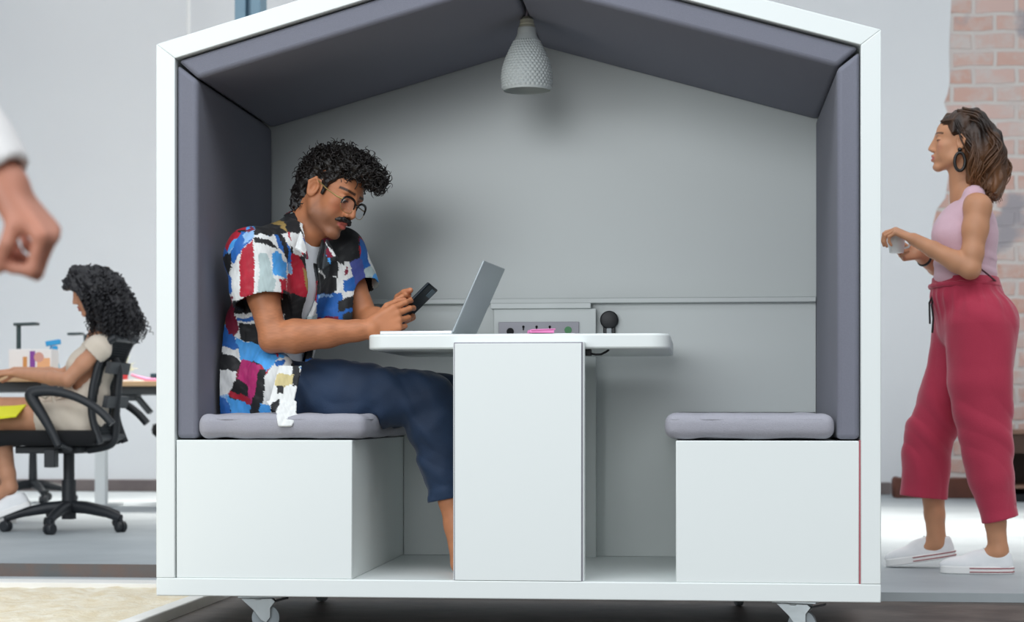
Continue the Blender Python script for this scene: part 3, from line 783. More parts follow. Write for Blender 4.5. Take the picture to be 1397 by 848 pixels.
class Head:
    def __init__(s, o, R, sc=1.0, female=False):
        s.o = np.asarray(o, float); s.R = R; s.s = sc; s.fem = female
    def T(s, x, y, z): return s.o + s.R @ (V3(x, y, z) * s.s)
    def loc(s, p): return ((p - s.o) @ s.R) / s.s
    def rot(s, ax, ang):
        a = math.radians(ang); c, d = math.cos(a), math.sin(a)
        M = {'x': [[1, 0, 0], [0, c, -d], [0, d, c]], 'y': [[c, 0, d], [0, 1, 0], [-d, 0, c]], 'z': [[c, -d, 0], [d, c, 0], [0, 0, 1]]}[ax]
        return s.R @ np.array(M)
    def add(s, v):
        T, k, q = s.T, s.s, s.fem
        E = lambda c, r, R=None, kk=.012, op='add': v.ell(T(*c), V3(*r) * k, s.R if R is None else R, kk * k, op)
        C = lambda a, b, r0, r1=None, kk=.010, op='add': v.cap(T(*a), T(*b), r0 * k, None if r1 is None else r1 * k, kk * k, None, op)
        E((-.012, 0, .035), (.097, .074, .085))
        E((.030, 0, -.020), (.062, .058, .085), kk=.02)
        E((.045, 0, .045), (.048, .055, .045), kk=.02)
        for sg in (-1, 1):
            C((-.005, sg * .055, -.035), (.018, sg * .050, -.068), .017, .015, .02)
            C((.018, sg * .050, -.068), (.072, sg * .014, -.099), .015, .014, .02)
            E((.060, sg * .042, -.014), (.022, .019, .017), kk=.02)
            E((.050, sg * .035, -.045), (.030, .020, .030), kk=.02)
            # ear
            Re = s.rot('z', -sg * 16)
            E((-.006, sg * .077, -.002), (.019, .0065, .032), Re, .005)
            E((.001, sg * .0900, -.001), (.012, .0150, .020), Re, .001, 'sub')
            C((-.006, sg * .084, .027), (-.022, sg * .087, .008), .0045, .0045, .003); C((-.022, sg * .087, .008), (-.010, sg * .081, -.026), .0045, .0048, .003)
            C((-.006, sg * .083, .026), (.006, sg * .078, .014), .0038, .003, .004)
        E((.082, 0, -.098), (.017, .020, .015), kk=.015)
        E((.074, 0, -.060), (.026, .030, .026), kk=.015)
        C((.083, -.036, .030), (.083, .036, .030), .010 if not q else .007, None, .014)
        for sg in (-1, 1):
            E((.097, sg * .032, .010), (.016, .016, .011), kk=.012, op='sub')
            E((.0775, sg * .031, .010), (.0135, .0145, .0125), kk=.004)
        C((.076, 0, .034), (.092, 0, -.028), .013, .014, .006)
        nl = 1.0 if not q else .9
        C((.0895, 0, .027), (.1165 * (1 if nl == 1 else .985), 0, -.026), .0085, .0088 * nl, .012)
        for sg in (-1, 1):
            E((.102, sg * .0115 * nl, -.031), (.011, .0075, .008), kk=.006)
            E((.106, sg * .006, -.0385), (.004, .0032, .003), kk=.002, op='sub')
        C((.0985, -.013, -.0565), (.1015, 0, -.0545), .0052, .006, .005); C((.0985, .013, -.0565), (.1015, 0, -.0545), .0052, .006, .005)
        C((.0965, -.012, -.0690), (.1000, 0, -.0700), .0058, .007, .005); C((.0965, .012, -.0690), (.1000, 0, -.0700), .0058, .007, .005)
        C((.102, -.022, -.0628), (.106, 0, -.0622), .0016, .0022, .002, 'sub'); C((.102, .022, -.0628), (.106, 0, -.0622), .0016, .0022, .002, 'sub')
    def paint(s, pts, col, skin, lips, brow, stubble=None, lash='#1d1412', blush=None):
        q = s.loc(pts); x, y, z = q.T; ay = np.abs(y)
        near = (np.abs(q).max(1) < .16)
        def mixc(m, c): col[:] = col * (1 - m[:, None]) + lin(c) * m[:, None]
        sm = lambda a, b, t: np.clip((t - a) / (b - a), 0, 1)
        if stubble is not None:
            m = near * sm(-.030, -.062, z) * sm(-.02, .02, x) * sm(.13, .10, np.abs(z)) * (.55)
            m = np.maximum(m, near * sm(-.0, -.05, z) * sm(.0, .02, x) * sm(.06, .02, x) * sm(.035, .055, ay) * .5)
            mixc(m, stubble)
        m = near * (x > .085) * sm(.024, .019, ay) * (np.abs(z + .063) < .0125 * (1 - (ay / .026) ** 2)); mixc(m * .85, lips)
        m = near * (x > .06) * sm(.0050, .0030, np.abs(z - .034 - .05 * np.clip(ay - .02, 0, .02) + 14 * np.clip(ay - .04, 0, 1) ** 2)) * (ay > .010) * (ay < .054); mixc(m * .9, brow)
        m = near * (x > .06) * sm(.0026, .0012, np.abs(z - .0045 - 6 * (ay - .031) ** 2)) * (np.abs(ay - .031) < .0155); mixc(m, lash)
        if blush is not None:
            d = np.sqrt((x - .075) ** 2 + (ay - .042) ** 2 + (z + .02) ** 2); mixc(near * sm(.03, .0, d) * .35, blush)
        return col

def hand(v, Wp, X, N, T, curls, spread=0.0, thumb=((.75, .55, .35), (.9, .25, .35), (.95, .0, .3)), s=1.0, k=.0035, palm=.0125):
    """Wp wrist; X wrist->knuckles; N way the palm faces; T towards the thumb. curls: 4 x (mcp, pip, dip) degrees, index first"""
    X = nrm(X); N = nrm(N - X * np.dot(N, X)); T0 = np.cross(N, X); T = T0 if np.dot(T0, T) > 0 else -T0
    offs = [.029, .0095, -.0105, -.029]; Ls = [.086, .089, .084, .075]; rad = [.0090, .0092, .0088, .0078]
    phal = [(.043, .026, .020), (.047, .030, .022), (.043, .028, .021), (.034, .021, .018)]
    Wp = np.asarray(Wp, float); tips = []
    for i in range(4):
        kn = Wp + (X * Ls[i] + T * offs[i]) * s
        v.cap(Wp + T * offs[i] * .62 * s, kn, palm * 1.15 * s, palm * .88 * s, .012 * s, None)
    th0 = Wp + (X * .022 + T * .020 + N * .006) * s
    v.cap(th0, Wp + (X * .055 + T * .030 + N * .012) * s, .015 * s, .013 * s, .010 * s)
    for i in range(4):
        p = Wp + (X * Ls[i] + T * offs[i]) * s; a = 0; r = rad[i] * s
        sp = spread * (1.5 - i) * .12
        for j in range(3):
            a += math.radians(curls[i][j]); d = nrm(X * math.cos(a) + N * math.sin(a) + T * sp * math.cos(a))
            p2 = p + d * phal[i][j] * s; v.cap(p, p2, r * (1.06 if j == 0 else 1.0), r * .92, k); r *= .92; p = p2
        tips.append(p)
    p = Wp + (X * .050 + T * .031 + N * .010) * s; r = .0112 * s
    for (a, b, c), L in zip(thumb, (.030, .032, .026)):
        p2 = p + nrm(X * a + T * b + N * c) * L * s; v.cap(p, p2, r, r * .92, k); r *= .92; p = p2
    tips.append(p); return tips

def person(label, loc): return thing('person', label, 'person', loc)

def sneaker(parent, heel, fwd, up, L, stripes=True, sx=1.0, with_laces=True):
    """low canvas shoe: heel point on the sole, forward and up directions"""
    f = nrm(fwd); u = nrm(up - f * np.dot(up, f)); l = np.cross(u, f); R = np.stack([f, l, u], 1); W = .043 * sx
    T = lambda x, y, z: np.asarray(heel) + R @ V3(x, y, z)
    lo = np.min([T(x, y, z) for x in (-.03, L + .03) for y in (-.07, .07) for z in (-.02, .13)], 0); hi = np.max([T(x, y, z) for x in (-.03, L + .03) for y in (-.07, .07) for z in (-.02, .13)], 0)
    v = Vol(lo, hi, .0035)
    v.ell(T(.050, 0, .035), V3(.050, W * .86, .045), R, 0); v.ell(T(L * .62, 0, .030), V3(L * .40, W * .98, .036), R, .025)
    v.ell(T(.055, 0, .070), V3(.046, W * .80, .030), R, .02); v.ell(T(L * .44, 0, .058), V3(.055, W * .72, .032), R, .025)
    v.plane(T(0, 0, .012), -u)
    v.ell(T(.050, 0, .098), V3(.040, W * .62, .034), R, .006, 'sub')
    V, F = v.mesh(1)
    sh = link_mesh('shoe', V, F, mat('white_canvas', '#f0f1f2', .8, noise=(60, .2, '#e2e4e6'), bump=(400, .1)), parent, label='white canvas low shoe')
    def outline(z, grow):
        pts = []
        for i in range(40):
            a = 2 * math.pi * i / 40; cx, sy = math.cos(a), math.sin(a)
            x = L * .5 + (L * .5 + grow) * np.sign(cx) * abs(cx) ** .8
            wv = W * (.90 + .16 * (x / L)) if x < L * .72 else W * 1.03
            y = (wv + grow) * np.sign(sy) * abs(sy) ** .72
            pts.append(T(x, y, z))
        return pts
    MB().prism(outline(0.0, .002), u * .028).build('sole', mat('white_rubber_sole', '#f2f1ef', .6), sh, (.003, 2), label='white rubber sole')
    if stripes:
        mr = mat('dark_red_stripe', '#9c3a42', .7)
        for z in (.008, .0215):
            o_ = [p for p in outline(z, .0030)]
            keep = [p for p in o_ if (p - np.asarray(heel)) @ f < L * .66]
            keep.sort(key=lambda p: math.atan2((p - T(L * .3, 0, z)) @ l, -((p - T(L * .3, 0, z)) @ f)))
            MB().tube(keep, .0019, 6).build('sole_stripe', mr, sh, label='thin dark red stripe round the sole')
    if with_laces:
        mb = MB()
        for i in range(5):
            x = L * (.40 + .065 * i); z = .0905 - .0088 * i - .0012 * i * i
            mb.tube([T(x, -.020, z - .012), T(x + .004, 0, z), T(x, .020, z - .012)], .0026, 6)
        mb.tube([T(L * .40, -.006, .094), T(L * .42, -.036, .082), T(L * .46, -.045, .060), T(L * .47, -.046, .045)], .0028, 6)
        mb.build('laces', mat('white_lace', '#d9dde1', .9), sh, label='white laces')
    return sh

# ------------------------------------------------------------------ the seated man
MY = .34
HD = Head(P(450, 266, .335), frame(-30, 24, 14), 1.0)
neckb = P(408, 325, .36)
shR, shL = P(346, 350, .205), P(458, 345, .50)
pel, waist, chest = P(352, 528, .37), P(362, 470, .365), P(388, 395, .355)
Ft = nrm(V3(.88, -.47, 0)); St = nrm(V3(.47, .88, 0)); spine = nrm(chest - waist)
elR, wrR = P(373, 461, .155), P(506, 449, .185)
elL, wrL = P(500, 438, .46), P(530, 437, .37)
hipR, hipL = P(376, 538, .265), P(384, 538, .47)
knR, knL = P(584, 543, .28), P(606, 545, .47)
anR, anL = P(623, 716, .27), P(655, 716, .46)
man = person('seated man with dark curly hair, glasses and moustache, patterned shirt, holding a phone', (pel[0], MY, ZBENCH + .071))
M_skin1 = skin_mat('tan_skin')
lo = P(290, 740, .0); hi = P(700, 175, .7)
v = Vol((lo[0], .02, ZF), (P(690, 500, .3)[0], .62, hi[2] - .03), .0028)
HD.add(v)
v.cap(HD.T(-.025, 0, -.045), neckb, .056, .060, .02); v.cap(HD.T(.01, 0, -.075), lerp(neckb, chest, .2) + Ft * .02, .045, .05, .02)
v.ell(HD.T(.035, 0, -.100), (.012, .010, .014), HD.R, .02)
for sh in (shR, shL): v.cap(neckb, lerp(neckb, sh, .8), .05, .045, .03)
v.cap(shR, shL, .055, .055, .03); v.cap(chest, waist, .115, .105, .03, (Ft, .85)); v.cap(waist, pel, .105, .11, .03); v.cap(chest + V3(0, 0, .05), chest, .11, .115, .03, (Ft, .8))
# near (right) arm and hand
v.chain([shR, lerp(shR, elR, .5), elR], [.052, .046, .040], .015)
d = elR - shR
v.chain([elR, lerp(elR, wrR, .22), lerp(elR, wrR, .55), lerp(elR, wrR, .85), wrR], [.042, .0495, .042, .031, .0285], .012)
v.ell(elR + V3(-.012, -.004, -.014), (.022, .022, .022), None, .02)
Xr = nrm(P(560, 424, .215) - wrR)
tipsR = hand(v, wrR, Xr, V3(-.1, 1, -.05), V3(0, .15, 1), [(20, 30, 16), (28, 36, 18), (42, 44, 24), (52, 50, 26)], .25,
             ((.80, .45, .45), (.97, .05, .35), (.97, -.18, .3)), 1.02)
# far (left) arm and hand round the phone
v.chain([shL, lerp(shL, elL, .5), elL], [.052, .046, .040], .015)
v.chain([elL, lerp(elL, wrL, .4), wrL], [.042, .042, .030], .012)
Xl = nrm(P(578, 408, .33) - wrL)
tipsL = hand(v, wrL, Xl, V3(.1, -1, .1), V3(0, -.2, 1), [(52, 62, 36), (56, 66, 38), (60, 68, 40), (64, 70, 40)], .2,
             ((.85, .40, .50), (1, .0, .40), (1, -.25, .25)), 1.0)
# legs and feet
for h, kn, an in ((hipR, knR, anR), (hipL, knL, anL)):
    v.cap(h, kn, .075, .055, .02); v.chain([kn, lerp(kn, an, .3), lerp(kn, an, .8), an], [.052, .054, .036, .036], .015)
    ft = an + V3(.02, -.01, 0); ft[2] = ZF + .028
    v.chain([an, ft, ft + V3(.11, -.02, -.002), ft + V3(.16, -.03, -.006)], [.036, .034, .026, .018], .015)
V, F = v.mesh(1)
col = np.tile(lin('#c07f59'), (len(V), 1)).astype(float)
col *= (1 + .05 * waves(V, 22, 5))[:, None]
HD.paint(V, col, '#c07f59', '#b4594e', '#17100c', '#59443a', blush='#c4685a')
# warmer knuckles, finger tips and ears
for t in tipsR + tipsL:
    m = np.exp(-((V - t) ** 2).sum(1) / .012 ** 2); col = col * (1 - .35 * m[:, None]) + lin('#d08a74') * .35 * m[:, None]
arm = (np.linalg.norm(V - elR, axis=1) < .28) & (V[:, 1] < .25) & (V[:, 2] < wrR[2] + .06) & (V[:, 0] < wrR[0])
col[arm] *= (.93 + .05 * waves(V[arm], 60, 9, stretch=(.5, 1, 1.6)))[:, None]
body = link_mesh('body', V, F, M_skin1, man, cols=np.clip(col, 0, 1))

# eyes
for sg in (-1, 1):
    e = MB().ball(HD.T(.0790, sg * .031, .0062), .0118, 20, 12).build('eye', mat('eye_white', '#d8d0c8', .15), man, smooth=True)
    MB().lathe([(0, 0), (.0060, -.0004), (.0061, -.0012), (0, -.0012)], HD.T(.0790, sg * .031, .0062) + HD.R @ (nrm(V3(1, 0, -.45)) * .0121), HD.R @ nrm(V3(1, 0, -.45)), 16).build('iris', mat('dark_iris', '#21130c', .1), e)

# hair: rounded mass of short curls
M_hair1 = mat('black_curly_hair', '#130f0d', .42, noise=(70, .4, '#241b16'), bump=(160, .3), spec=.55)
def hair_vol_man():
    v = Vol(HD.o - .22, HD.o + .24, .0035)
    E = lambda c, r, k=.03, op='add': v.ell(HD.T(*c), r, HD.R, k, op)
    E((-.018, 0, .050), (.100, .083, .094), 0); E((-.065, 0, -.015), (.048, .066, .075)); E((.040, 0, .106), (.066, .072, .042)); E((.090, .010, .108), (.044, .058, .028), .02); E((.115, .022, .096), (.022, .034, .022), .02)
    E((-.050, 0, -.065), (.040, .056, .050), .02)
    v.warp(lambda p: -.007 * waves(p, 26, 21) - .004 * waves(p, 60, 22), .05)
    E((.105, 0, -.010), (.090, .12, .088), .008, 'sub')
    for sg in (-1, 1): E((.004, sg * .085, -.010), (.026, .024, .036), .006, 'sub')
    E((.02, 0, -.08), (.055, .10, .085), .01, 'sub')
    for sg in (-1, 1): v.cap(HD.T(.030, sg * .0705, .035), HD.T(.028, sg * .0690, -.006), .0085, .006, .004)
    return v
v = hair_vol_man(); V, F = v.mesh(1); n = vnormals(V, F)
q = HD.loc(V)
ok = np.nonzero((q[:, 2] > .055) | ((q[:, 0] < -.04) & (q[:, 2] > .0)))[0]
sel = rng.choice(ok, 900); m_ = 14; t = np.linspace(0, 1, m_)
b0, nn = V[sel], n[sel]
tang = np.cross(nn, rng.normal(size=nn.shape)); tang /= np.linalg.norm(tang, axis=1, keepdims=True)
bit = np.cross(nn, tang)
L = rng.uniform(.018, .040, len(sel)); turns = rng.uniform(.8, 1.7, len(sel)); rr = rng.uniform(.0045, .0090, len(sel)); ph = rng.uniform(0, 6.28, len(sel))
ang = 6.283 * turns[:, None] * t[None] + ph[:, None]
front = np.clip((q[sel][:, 0] - .05) / .06, 0, 1)
paths = b0[:, None] + tang[:, None] * (L[:, None] * t[None])[..., None] + nn[:, None] * (rr[:, None] * (np.sin(ang) + .2))[..., None] + bit[:, None] * (rr[:, None] * np.cos(ang))[..., None]
rad = np.outer(np.full(len(sel), .0021), 1 - .75 * t ** 2)
TV, TF = tubes_arrays(paths, rad, 5)
link_mesh('hair', np.concatenate([V, TV]), np.concatenate([F, TF + len(V)]), M_hair1, man, label='black curly hair')
# moustache
v = Vol(HD.o - .16, HD.o + .18, .0018)
for sg in (-1, 1):
    v.chain([HD.T(.1045, 0, -.0455), HD.T(.103, sg * .012, -.0470), HD.T(.097, sg * .024, -.0520), HD.T(.0895, sg * .031, -.0570)], [.0066, .0076, .0064, .0030], .004)
v.warp(lambda p: -.0012 * waves(p, 160, 31), .01)
V, F = v.mesh(1); link_mesh('moustache', V, F, M_hair1, man, label='thick black moustache')
# nose ring
nr = HD.T(.1065, -.003, -.0405)
MB().tube([nr + HD.R @ V3(.003 * math.sin(a), .0045 * math.cos(a), -.0045 * abs(math.sin(a)) + .001) for a in np.linspace(0, 2 * math.pi, 16, endpoint=False)], .0008, 6, closed=True).build('nose_ring', mat('silver', '#d8d8d8', .2, metal=1), man, label='small silver nose ring')
# glasses
gl = bpy.data.objects.new('glasses', None); COL.objects.link(gl); gl.parent = man; gl.matrix_parent_inverse = Matrix.Translation(Vector(man.location)).inverted(); gl['label'] = 'black browline glasses with gold temples'
M_gold = mat('gold_metal', '#a08a55', .45, metal=.5); M_frame = mat('black_acetate', '#15120f', .25)
M_lens = bpy.data.materials.new('lens_glass'); M_lens.use_nodes = True
nt = M_lens.node_tree; nt.nodes.clear()
om = nt.nodes.new('ShaderNodeOutputMaterial'); mxs = nt.nodes.new('ShaderNodeMixShader'); tr = nt.nodes.new('ShaderNodeBsdfTransparent'); gs = nt.nodes.new('ShaderNodeBsdfGlossy'); gs.inputs['Roughness'].default_value = .03
mxs.inputs['Fac'].default_value = .12; tr.inputs['Color'].default_value = (.93, .94, .97, 1)
nt.links.new(tr.outputs[0], mxs.inputs[1]); nt.links.new(gs.outputs[0], mxs.inputs[2]); nt.links.new(mxs.outputs[0], om.inputs['Surface'])
fb = MB(); rim = MB(); lens = []
for sg in (-1, 1):
    c = V3(.112, sg * .0335, -.004)
    def rp(a, k=1.0):
        ca, sa = math.cos(a), math.sin(a)
        y = .0270 * np.sign(ca) * abs(ca) ** .8 * k; z = .0225 * np.sign(sa) * abs(sa) ** .8 * k
        return c + V3(-.010 * (abs(c[1] + y) / .06) ** 2 - z * .10, y, z)
    loop = [HD.T(*rp(a)) for a in np.linspace(0, 2 * math.pi, 40, endpoint=False)]
    rim.tube(loop, .0009, 6, closed=True)
    top = [HD.T(*(rp(a) + V3(.0005, 0, .0008))) for a in np.linspace(math.radians(-8), math.radians(188), 26)]
    fb.tube(top, [.0020 + .0018 * math.sin(math.pi * i / 25) for i in range(26)], 8)
    lens.append([HD.T(*c)] + [HD.T(*rp(a, .97)) for a in np.linspace(0, 2 * math.pi, 40, endpoint=False)])
    hinge = rp(math.radians(20) if sg > 0 else math.radians(160)); hinge[1] += sg * .002
    pts = [HD.T(*hinge), HD.T(.086, sg * .0705, .004), HD.T(.045, sg * .0775, .010), HD.T(-.002, sg * .0810, .022), HD.T(-.022, sg * .0815, .010)]
    MB().tube(pts, [.0024, .0020, .0018, .0018, .0014], 8).build('temple', M_gold, gl, label='gold temple')
fb.tube([HD.T(*V3(.1125, -.0115, .006)), HD.T(.115, 0, .0095), HD.T(*V3(.1125, .0115, .006))], .0017, 8)
fb.build('frame', M_frame, gl); rim.build('rim', M_gold, gl, label='thin metal lower rim')
for Lp in lens:
    link_mesh('lens', np.array(Lp), [(0, 1 + i, 1 + (i + 1) % 40) for i in range(40)], M_lens, gl)

# trousers
M_trouser = mat('navy_cotton', '#172b45', .75, noise=(8, .5, '#1d3858'), bump=(260, .15), sheen=.15)
v = Vol((lo[0], .02, ZF + .05), (P(690, 500, .3)[0], .62, waist[2] + .05), .004)
v.cap(pel + V3(0, 0, .03), pel, .140, .145, 0); v.cap(hipR, hipL, .105, .105, .03); v.cap(pel + V3(-.02, 0, -.02), P(352, 506, .37), .14, .118, .03)
for h, kn, an, cf in ((hipR, knR, anR, P(612, 680, .275)), (hipL, knL, anL, P(640, 680, .465))):
    v.chain([h, lerp(h, kn, .5), kn], [.105, .096, .079], .02)
    v.chain([kn, lerp(kn, cf, .3), lerp(kn, cf, .75), cf], [.076, .078, .058, .052], .02)
    v.cap(lerp(kn, cf, .93), cf, .0595, .0580, .002)
def tfold(p):
    a = nrm(V3(.55, .2, .9)); b = p @ a
    f = np.sin(b * 62 + 2.2 * np.sin(p[:, 0] * 17 + p[:, 1] * 9) + 1.5 * np.sin(p[:, 2] * 14))
    w = np.exp(-((p[:, 0] - P(430, 530, .25)[0]) / .18) ** 2) * .0100 + np.exp(-((p[:, 0] - knR[0]) / .10) ** 2) * .0035 + .0018
    return -w * np.maximum(f, -.2) + .0022 * waves(p, 9, 41)
v.warp(tfold, .02)
for kn, cf in ((knR, P(612, 680, .275)), (knL, P(640, 680, .465))):
    d = nrm(cf - kn); v.plane(cf, d, 0, (cf - .13, cf + .13))
    v.cap(cf - d * .03, cf + d * .05, .044, .042, .002, None, 'sub')
zc = ZC + .001
v.plane((0, 0, zc - .004), V3(0, 0, -1), .01, (V3(lo[0] - .1, -.1, ZF), V3(CUR[0] - .005, .7, zc + .06)))
V, F = v.mesh(1); link_mesh('trousers', V, F, M_trouser, man, label='navy cotton trousers with turned-up cuffs')

# white T-shirt
def torso(v, g, k=.03):
    v.cap(chest + V3(.0, 0, .03), chest, .125 + g, .128 + g, 0, (Ft, .86)); v.cap(chest, waist, .128 + g, .122 + g, k, (Ft, .9)); v.cap(waist, pel, .122 + g, .128 + g, k)
    v.cap(lerp(neckb, chest, .25), lerp(chest, neckb, .2), .085 + g, .11 + g, k); v.cap(shR, shL, .062 + g, .062 + g, .04)
    for sh in (shR, shL): v.cap(neckb - V3(0, 0, .01), sh, .052 + g, .058 + g, .03)
M_tee = mat('white_tshirt', '#e9eef3', .85, bump=(400, .1))
v = Vol((lo[0], .02, pel[2] - .02), (P(560, 400, .3)[0], .62, neckb[2] + .09), .004)
torso(v, -.004); v.cap(neckb + Ft * .02, HD.T(0, 0, -.06), .056, .052, .006, None, 'sub'); v.plane(neckb + V3(0, 0, .022) + Ft * .0, nrm(V3(-.55, .25, 1)) , .004)
v.warp(lambda p: .0018 * waves(p, 8, 61, stretch=(1, 1, .6)), .02)
v.plane(P(430, 495, .2), nrm(V3(.25, 0, -1)), 0)
V, F = v.mesh(1); link_mesh('t_shirt', V, F, M_tee, man, label='white crew-neck T-shirt')

# open patterned shirt
shl = .006
v = Vol((lo[0] - .02, -.04, ZC - .05), (P(570, 400, .3)[0], .66, neckb[2] + .12), .003)
torso(v, .020)
v.cap(pel + V3(-.02, -.02, .02), pel + V3(-.01, -.01, -.06), .158, .165, .03); v.cap(waist, pel + V3(-.01, -.02, 0), .142, .158, .03)
v.ell(P(372, 530, .20), (.075, .07, .11), None, .03)
slR, slL = P(362, 436, .165), P(495, 412, .465)
v.chain([shR, lerp(shR, slR, .5), slR + nrm(slR - shR) * .05], [.078, .083, .083], .025); v.chain([shL, lerp(shL, slL, .5), slL + nrm(slL - shL) * .05], [.074, .074, .070], .025)
v.cap(P(470, 350, .44), P(462, 430, .40), .062, .055, .03)
def sfold(p):
    f = .0040 * waves(p, 6.5, 71, stretch=(1.3, 1, .7))
    q = p - P(360, 520, .25); w = np.exp(-(q ** 2).sum(1) / .16 ** 2)
    g = np.sin(p @ V3(60, 18, 14) + 2 * np.sin(p[:, 2] * 19)); f -= w * .0055 * np.maximum(g, -.3)
    q = p - slR; w = np.exp(-(q ** 2).sum(1) / .10 ** 2); f -= w * .003 * np.sin(p @ V3(55, 10, 30))
    q = p - P(335, 450, .22); w = np.exp(-(q ** 2).sum(1) / .09 ** 2); f -= w * .005 * np.maximum(np.sin(p @ V3(30, 0, 75) + 1.5 * np.sin(p[:, 0] * 22)), -.2)
    return f
v.warp(sfold, .03)
v.shell(.0075)
dR, dL = nrm(slR - shR), nrm(slL - shL)
# sleeve ends
bx = (slR - V3(.14, .15, .10), slR + V3(.12, .10, .02)); 
v.cap(slR + dR * .002 , slR + dR * .09, .100, .11, 0, None, 'sub')
v.cap(slL + dL * .002, slL + dL * .09, .082, .095, 0, None, 'sub')
# put back the body panel the near sleeve cut took away
bp = Vol(v.lo + 4 * v.h, v.lo + v.h * (v.n - 5), v.h)
bp.cap(waist, pel + V3(-.01, -.02, 0), .142, .158, 0); bp.cap(pel + V3(-.02, -.02, .02), pel + V3(-.01, -.01, -.06), .158, .165, .03); bp.cap(chest, waist, .148, .142, .03, (Ft, .9)); bp.ell(P(372, 530, .20), (.075, .07, .11), None, .03)
bp.warp(sfold, .03); bp.shell(.0075)
nx_, ny_, nz_ = np.minimum(v.a.shape, bp.a.shape)
v.a[:nx_, :ny_, :nz_] = np.minimum(v.a[:nx_, :ny_, :nz_], bp.a[:nx_, :ny_, :nz_])
# front opening over the T-shirt and the neck hole
op = [P(424, 318, .30), P(426, 350, .275), P(430, 400, .265), P(430, 440, .265), P(432, 500, .25), P(430, 570, .22)]
rs = [.036, .026, .024, .026, .046, .070]
for i in range(5):
    a, b_ = op[i], op[i + 1]
    for t_ in np.linspace(-.02, .13, 8): v.cap(a + Ft * t_, b_ + Ft * t_, rs[i], rs[i + 1], 0, None, 'sub')
v.cap(lerp(neckb, HD.o, -.1), HD.o, .066, .075, .004, None, 'sub')
for t_ in np.linspace(-.04, .14, 8): v.cap(P(415, 486, .26) + Ft * t_, P(446, 488, .30) + Ft * t_, .050, .050, 0, None, 'sub')
v.plane((0, 0, ZC + .002), V3(0, 0, -1))
# collar: band round the nape, lapels down the front
ringc = lerp(neckb, HD.o, .16) ; ax = nrm(HD.o - neckb + V3(.05, 0, 0)); e1 = nrm(Ft - ax * np.dot(Ft, ax)); e2 = np.cross(ax, e1)
ring = [ringc + .069 * (math.cos(a) * e1 + math.sin(a) * e2) + ax * (.010 * -math.cos(a) - .012 * (math.cos(a) > .3) ) for a in np.linspace(math.radians(48), math.radians(312), 15)]
for i in range(14):
    for dz in (-.012, -.002, .008, .018): v.cap(ring[i] + ax * dz * 1.0 + nrm(ring[i] - ringc) * (-.3 * dz), ring[i + 1] + ax * dz + nrm(ring[i + 1] - ringc) * (-.3 * dz), .0052, .0052, .003)
def lapel(pts, th=.0045):
    for i in range(len(pts) - 2):
        for t_ in np.linspace(0, 1, 9): v.cap(lerp(pts[i], pts[i + 2], t_), lerp(pts[i + 1], pts[i + 2], t_), th, th, .002)
lapel([P(411, 316, .225), P(414, 346, .175), P(404, 338, .165)]); lapel([P(412, 318, .22), P(419, 352, .17), P(409, 340, .165)])
lapel([P(446, 328, .275), P(441, 366, .215), P(460, 352, .27)])
# front corner of the hem hanging over the cushion edge
tail = [P(396, 500, .10), P(384, 548, .065), P(392, 566, .02), P(389, 580, -.008)]
tw = [.030, .040, .028, .022]; ex = nrm(V3(1, .15, 0))
for i in range(3):
    for t_ in np.linspace(-1, 1, 9): v.cap(tail[i] + ex * tw[i] * t_, tail[i + 1] + ex * tw[i + 1] * t_ * (.8 if i < 2 else .75), .0042, .0042, .002)
V, F = v.mesh(1)
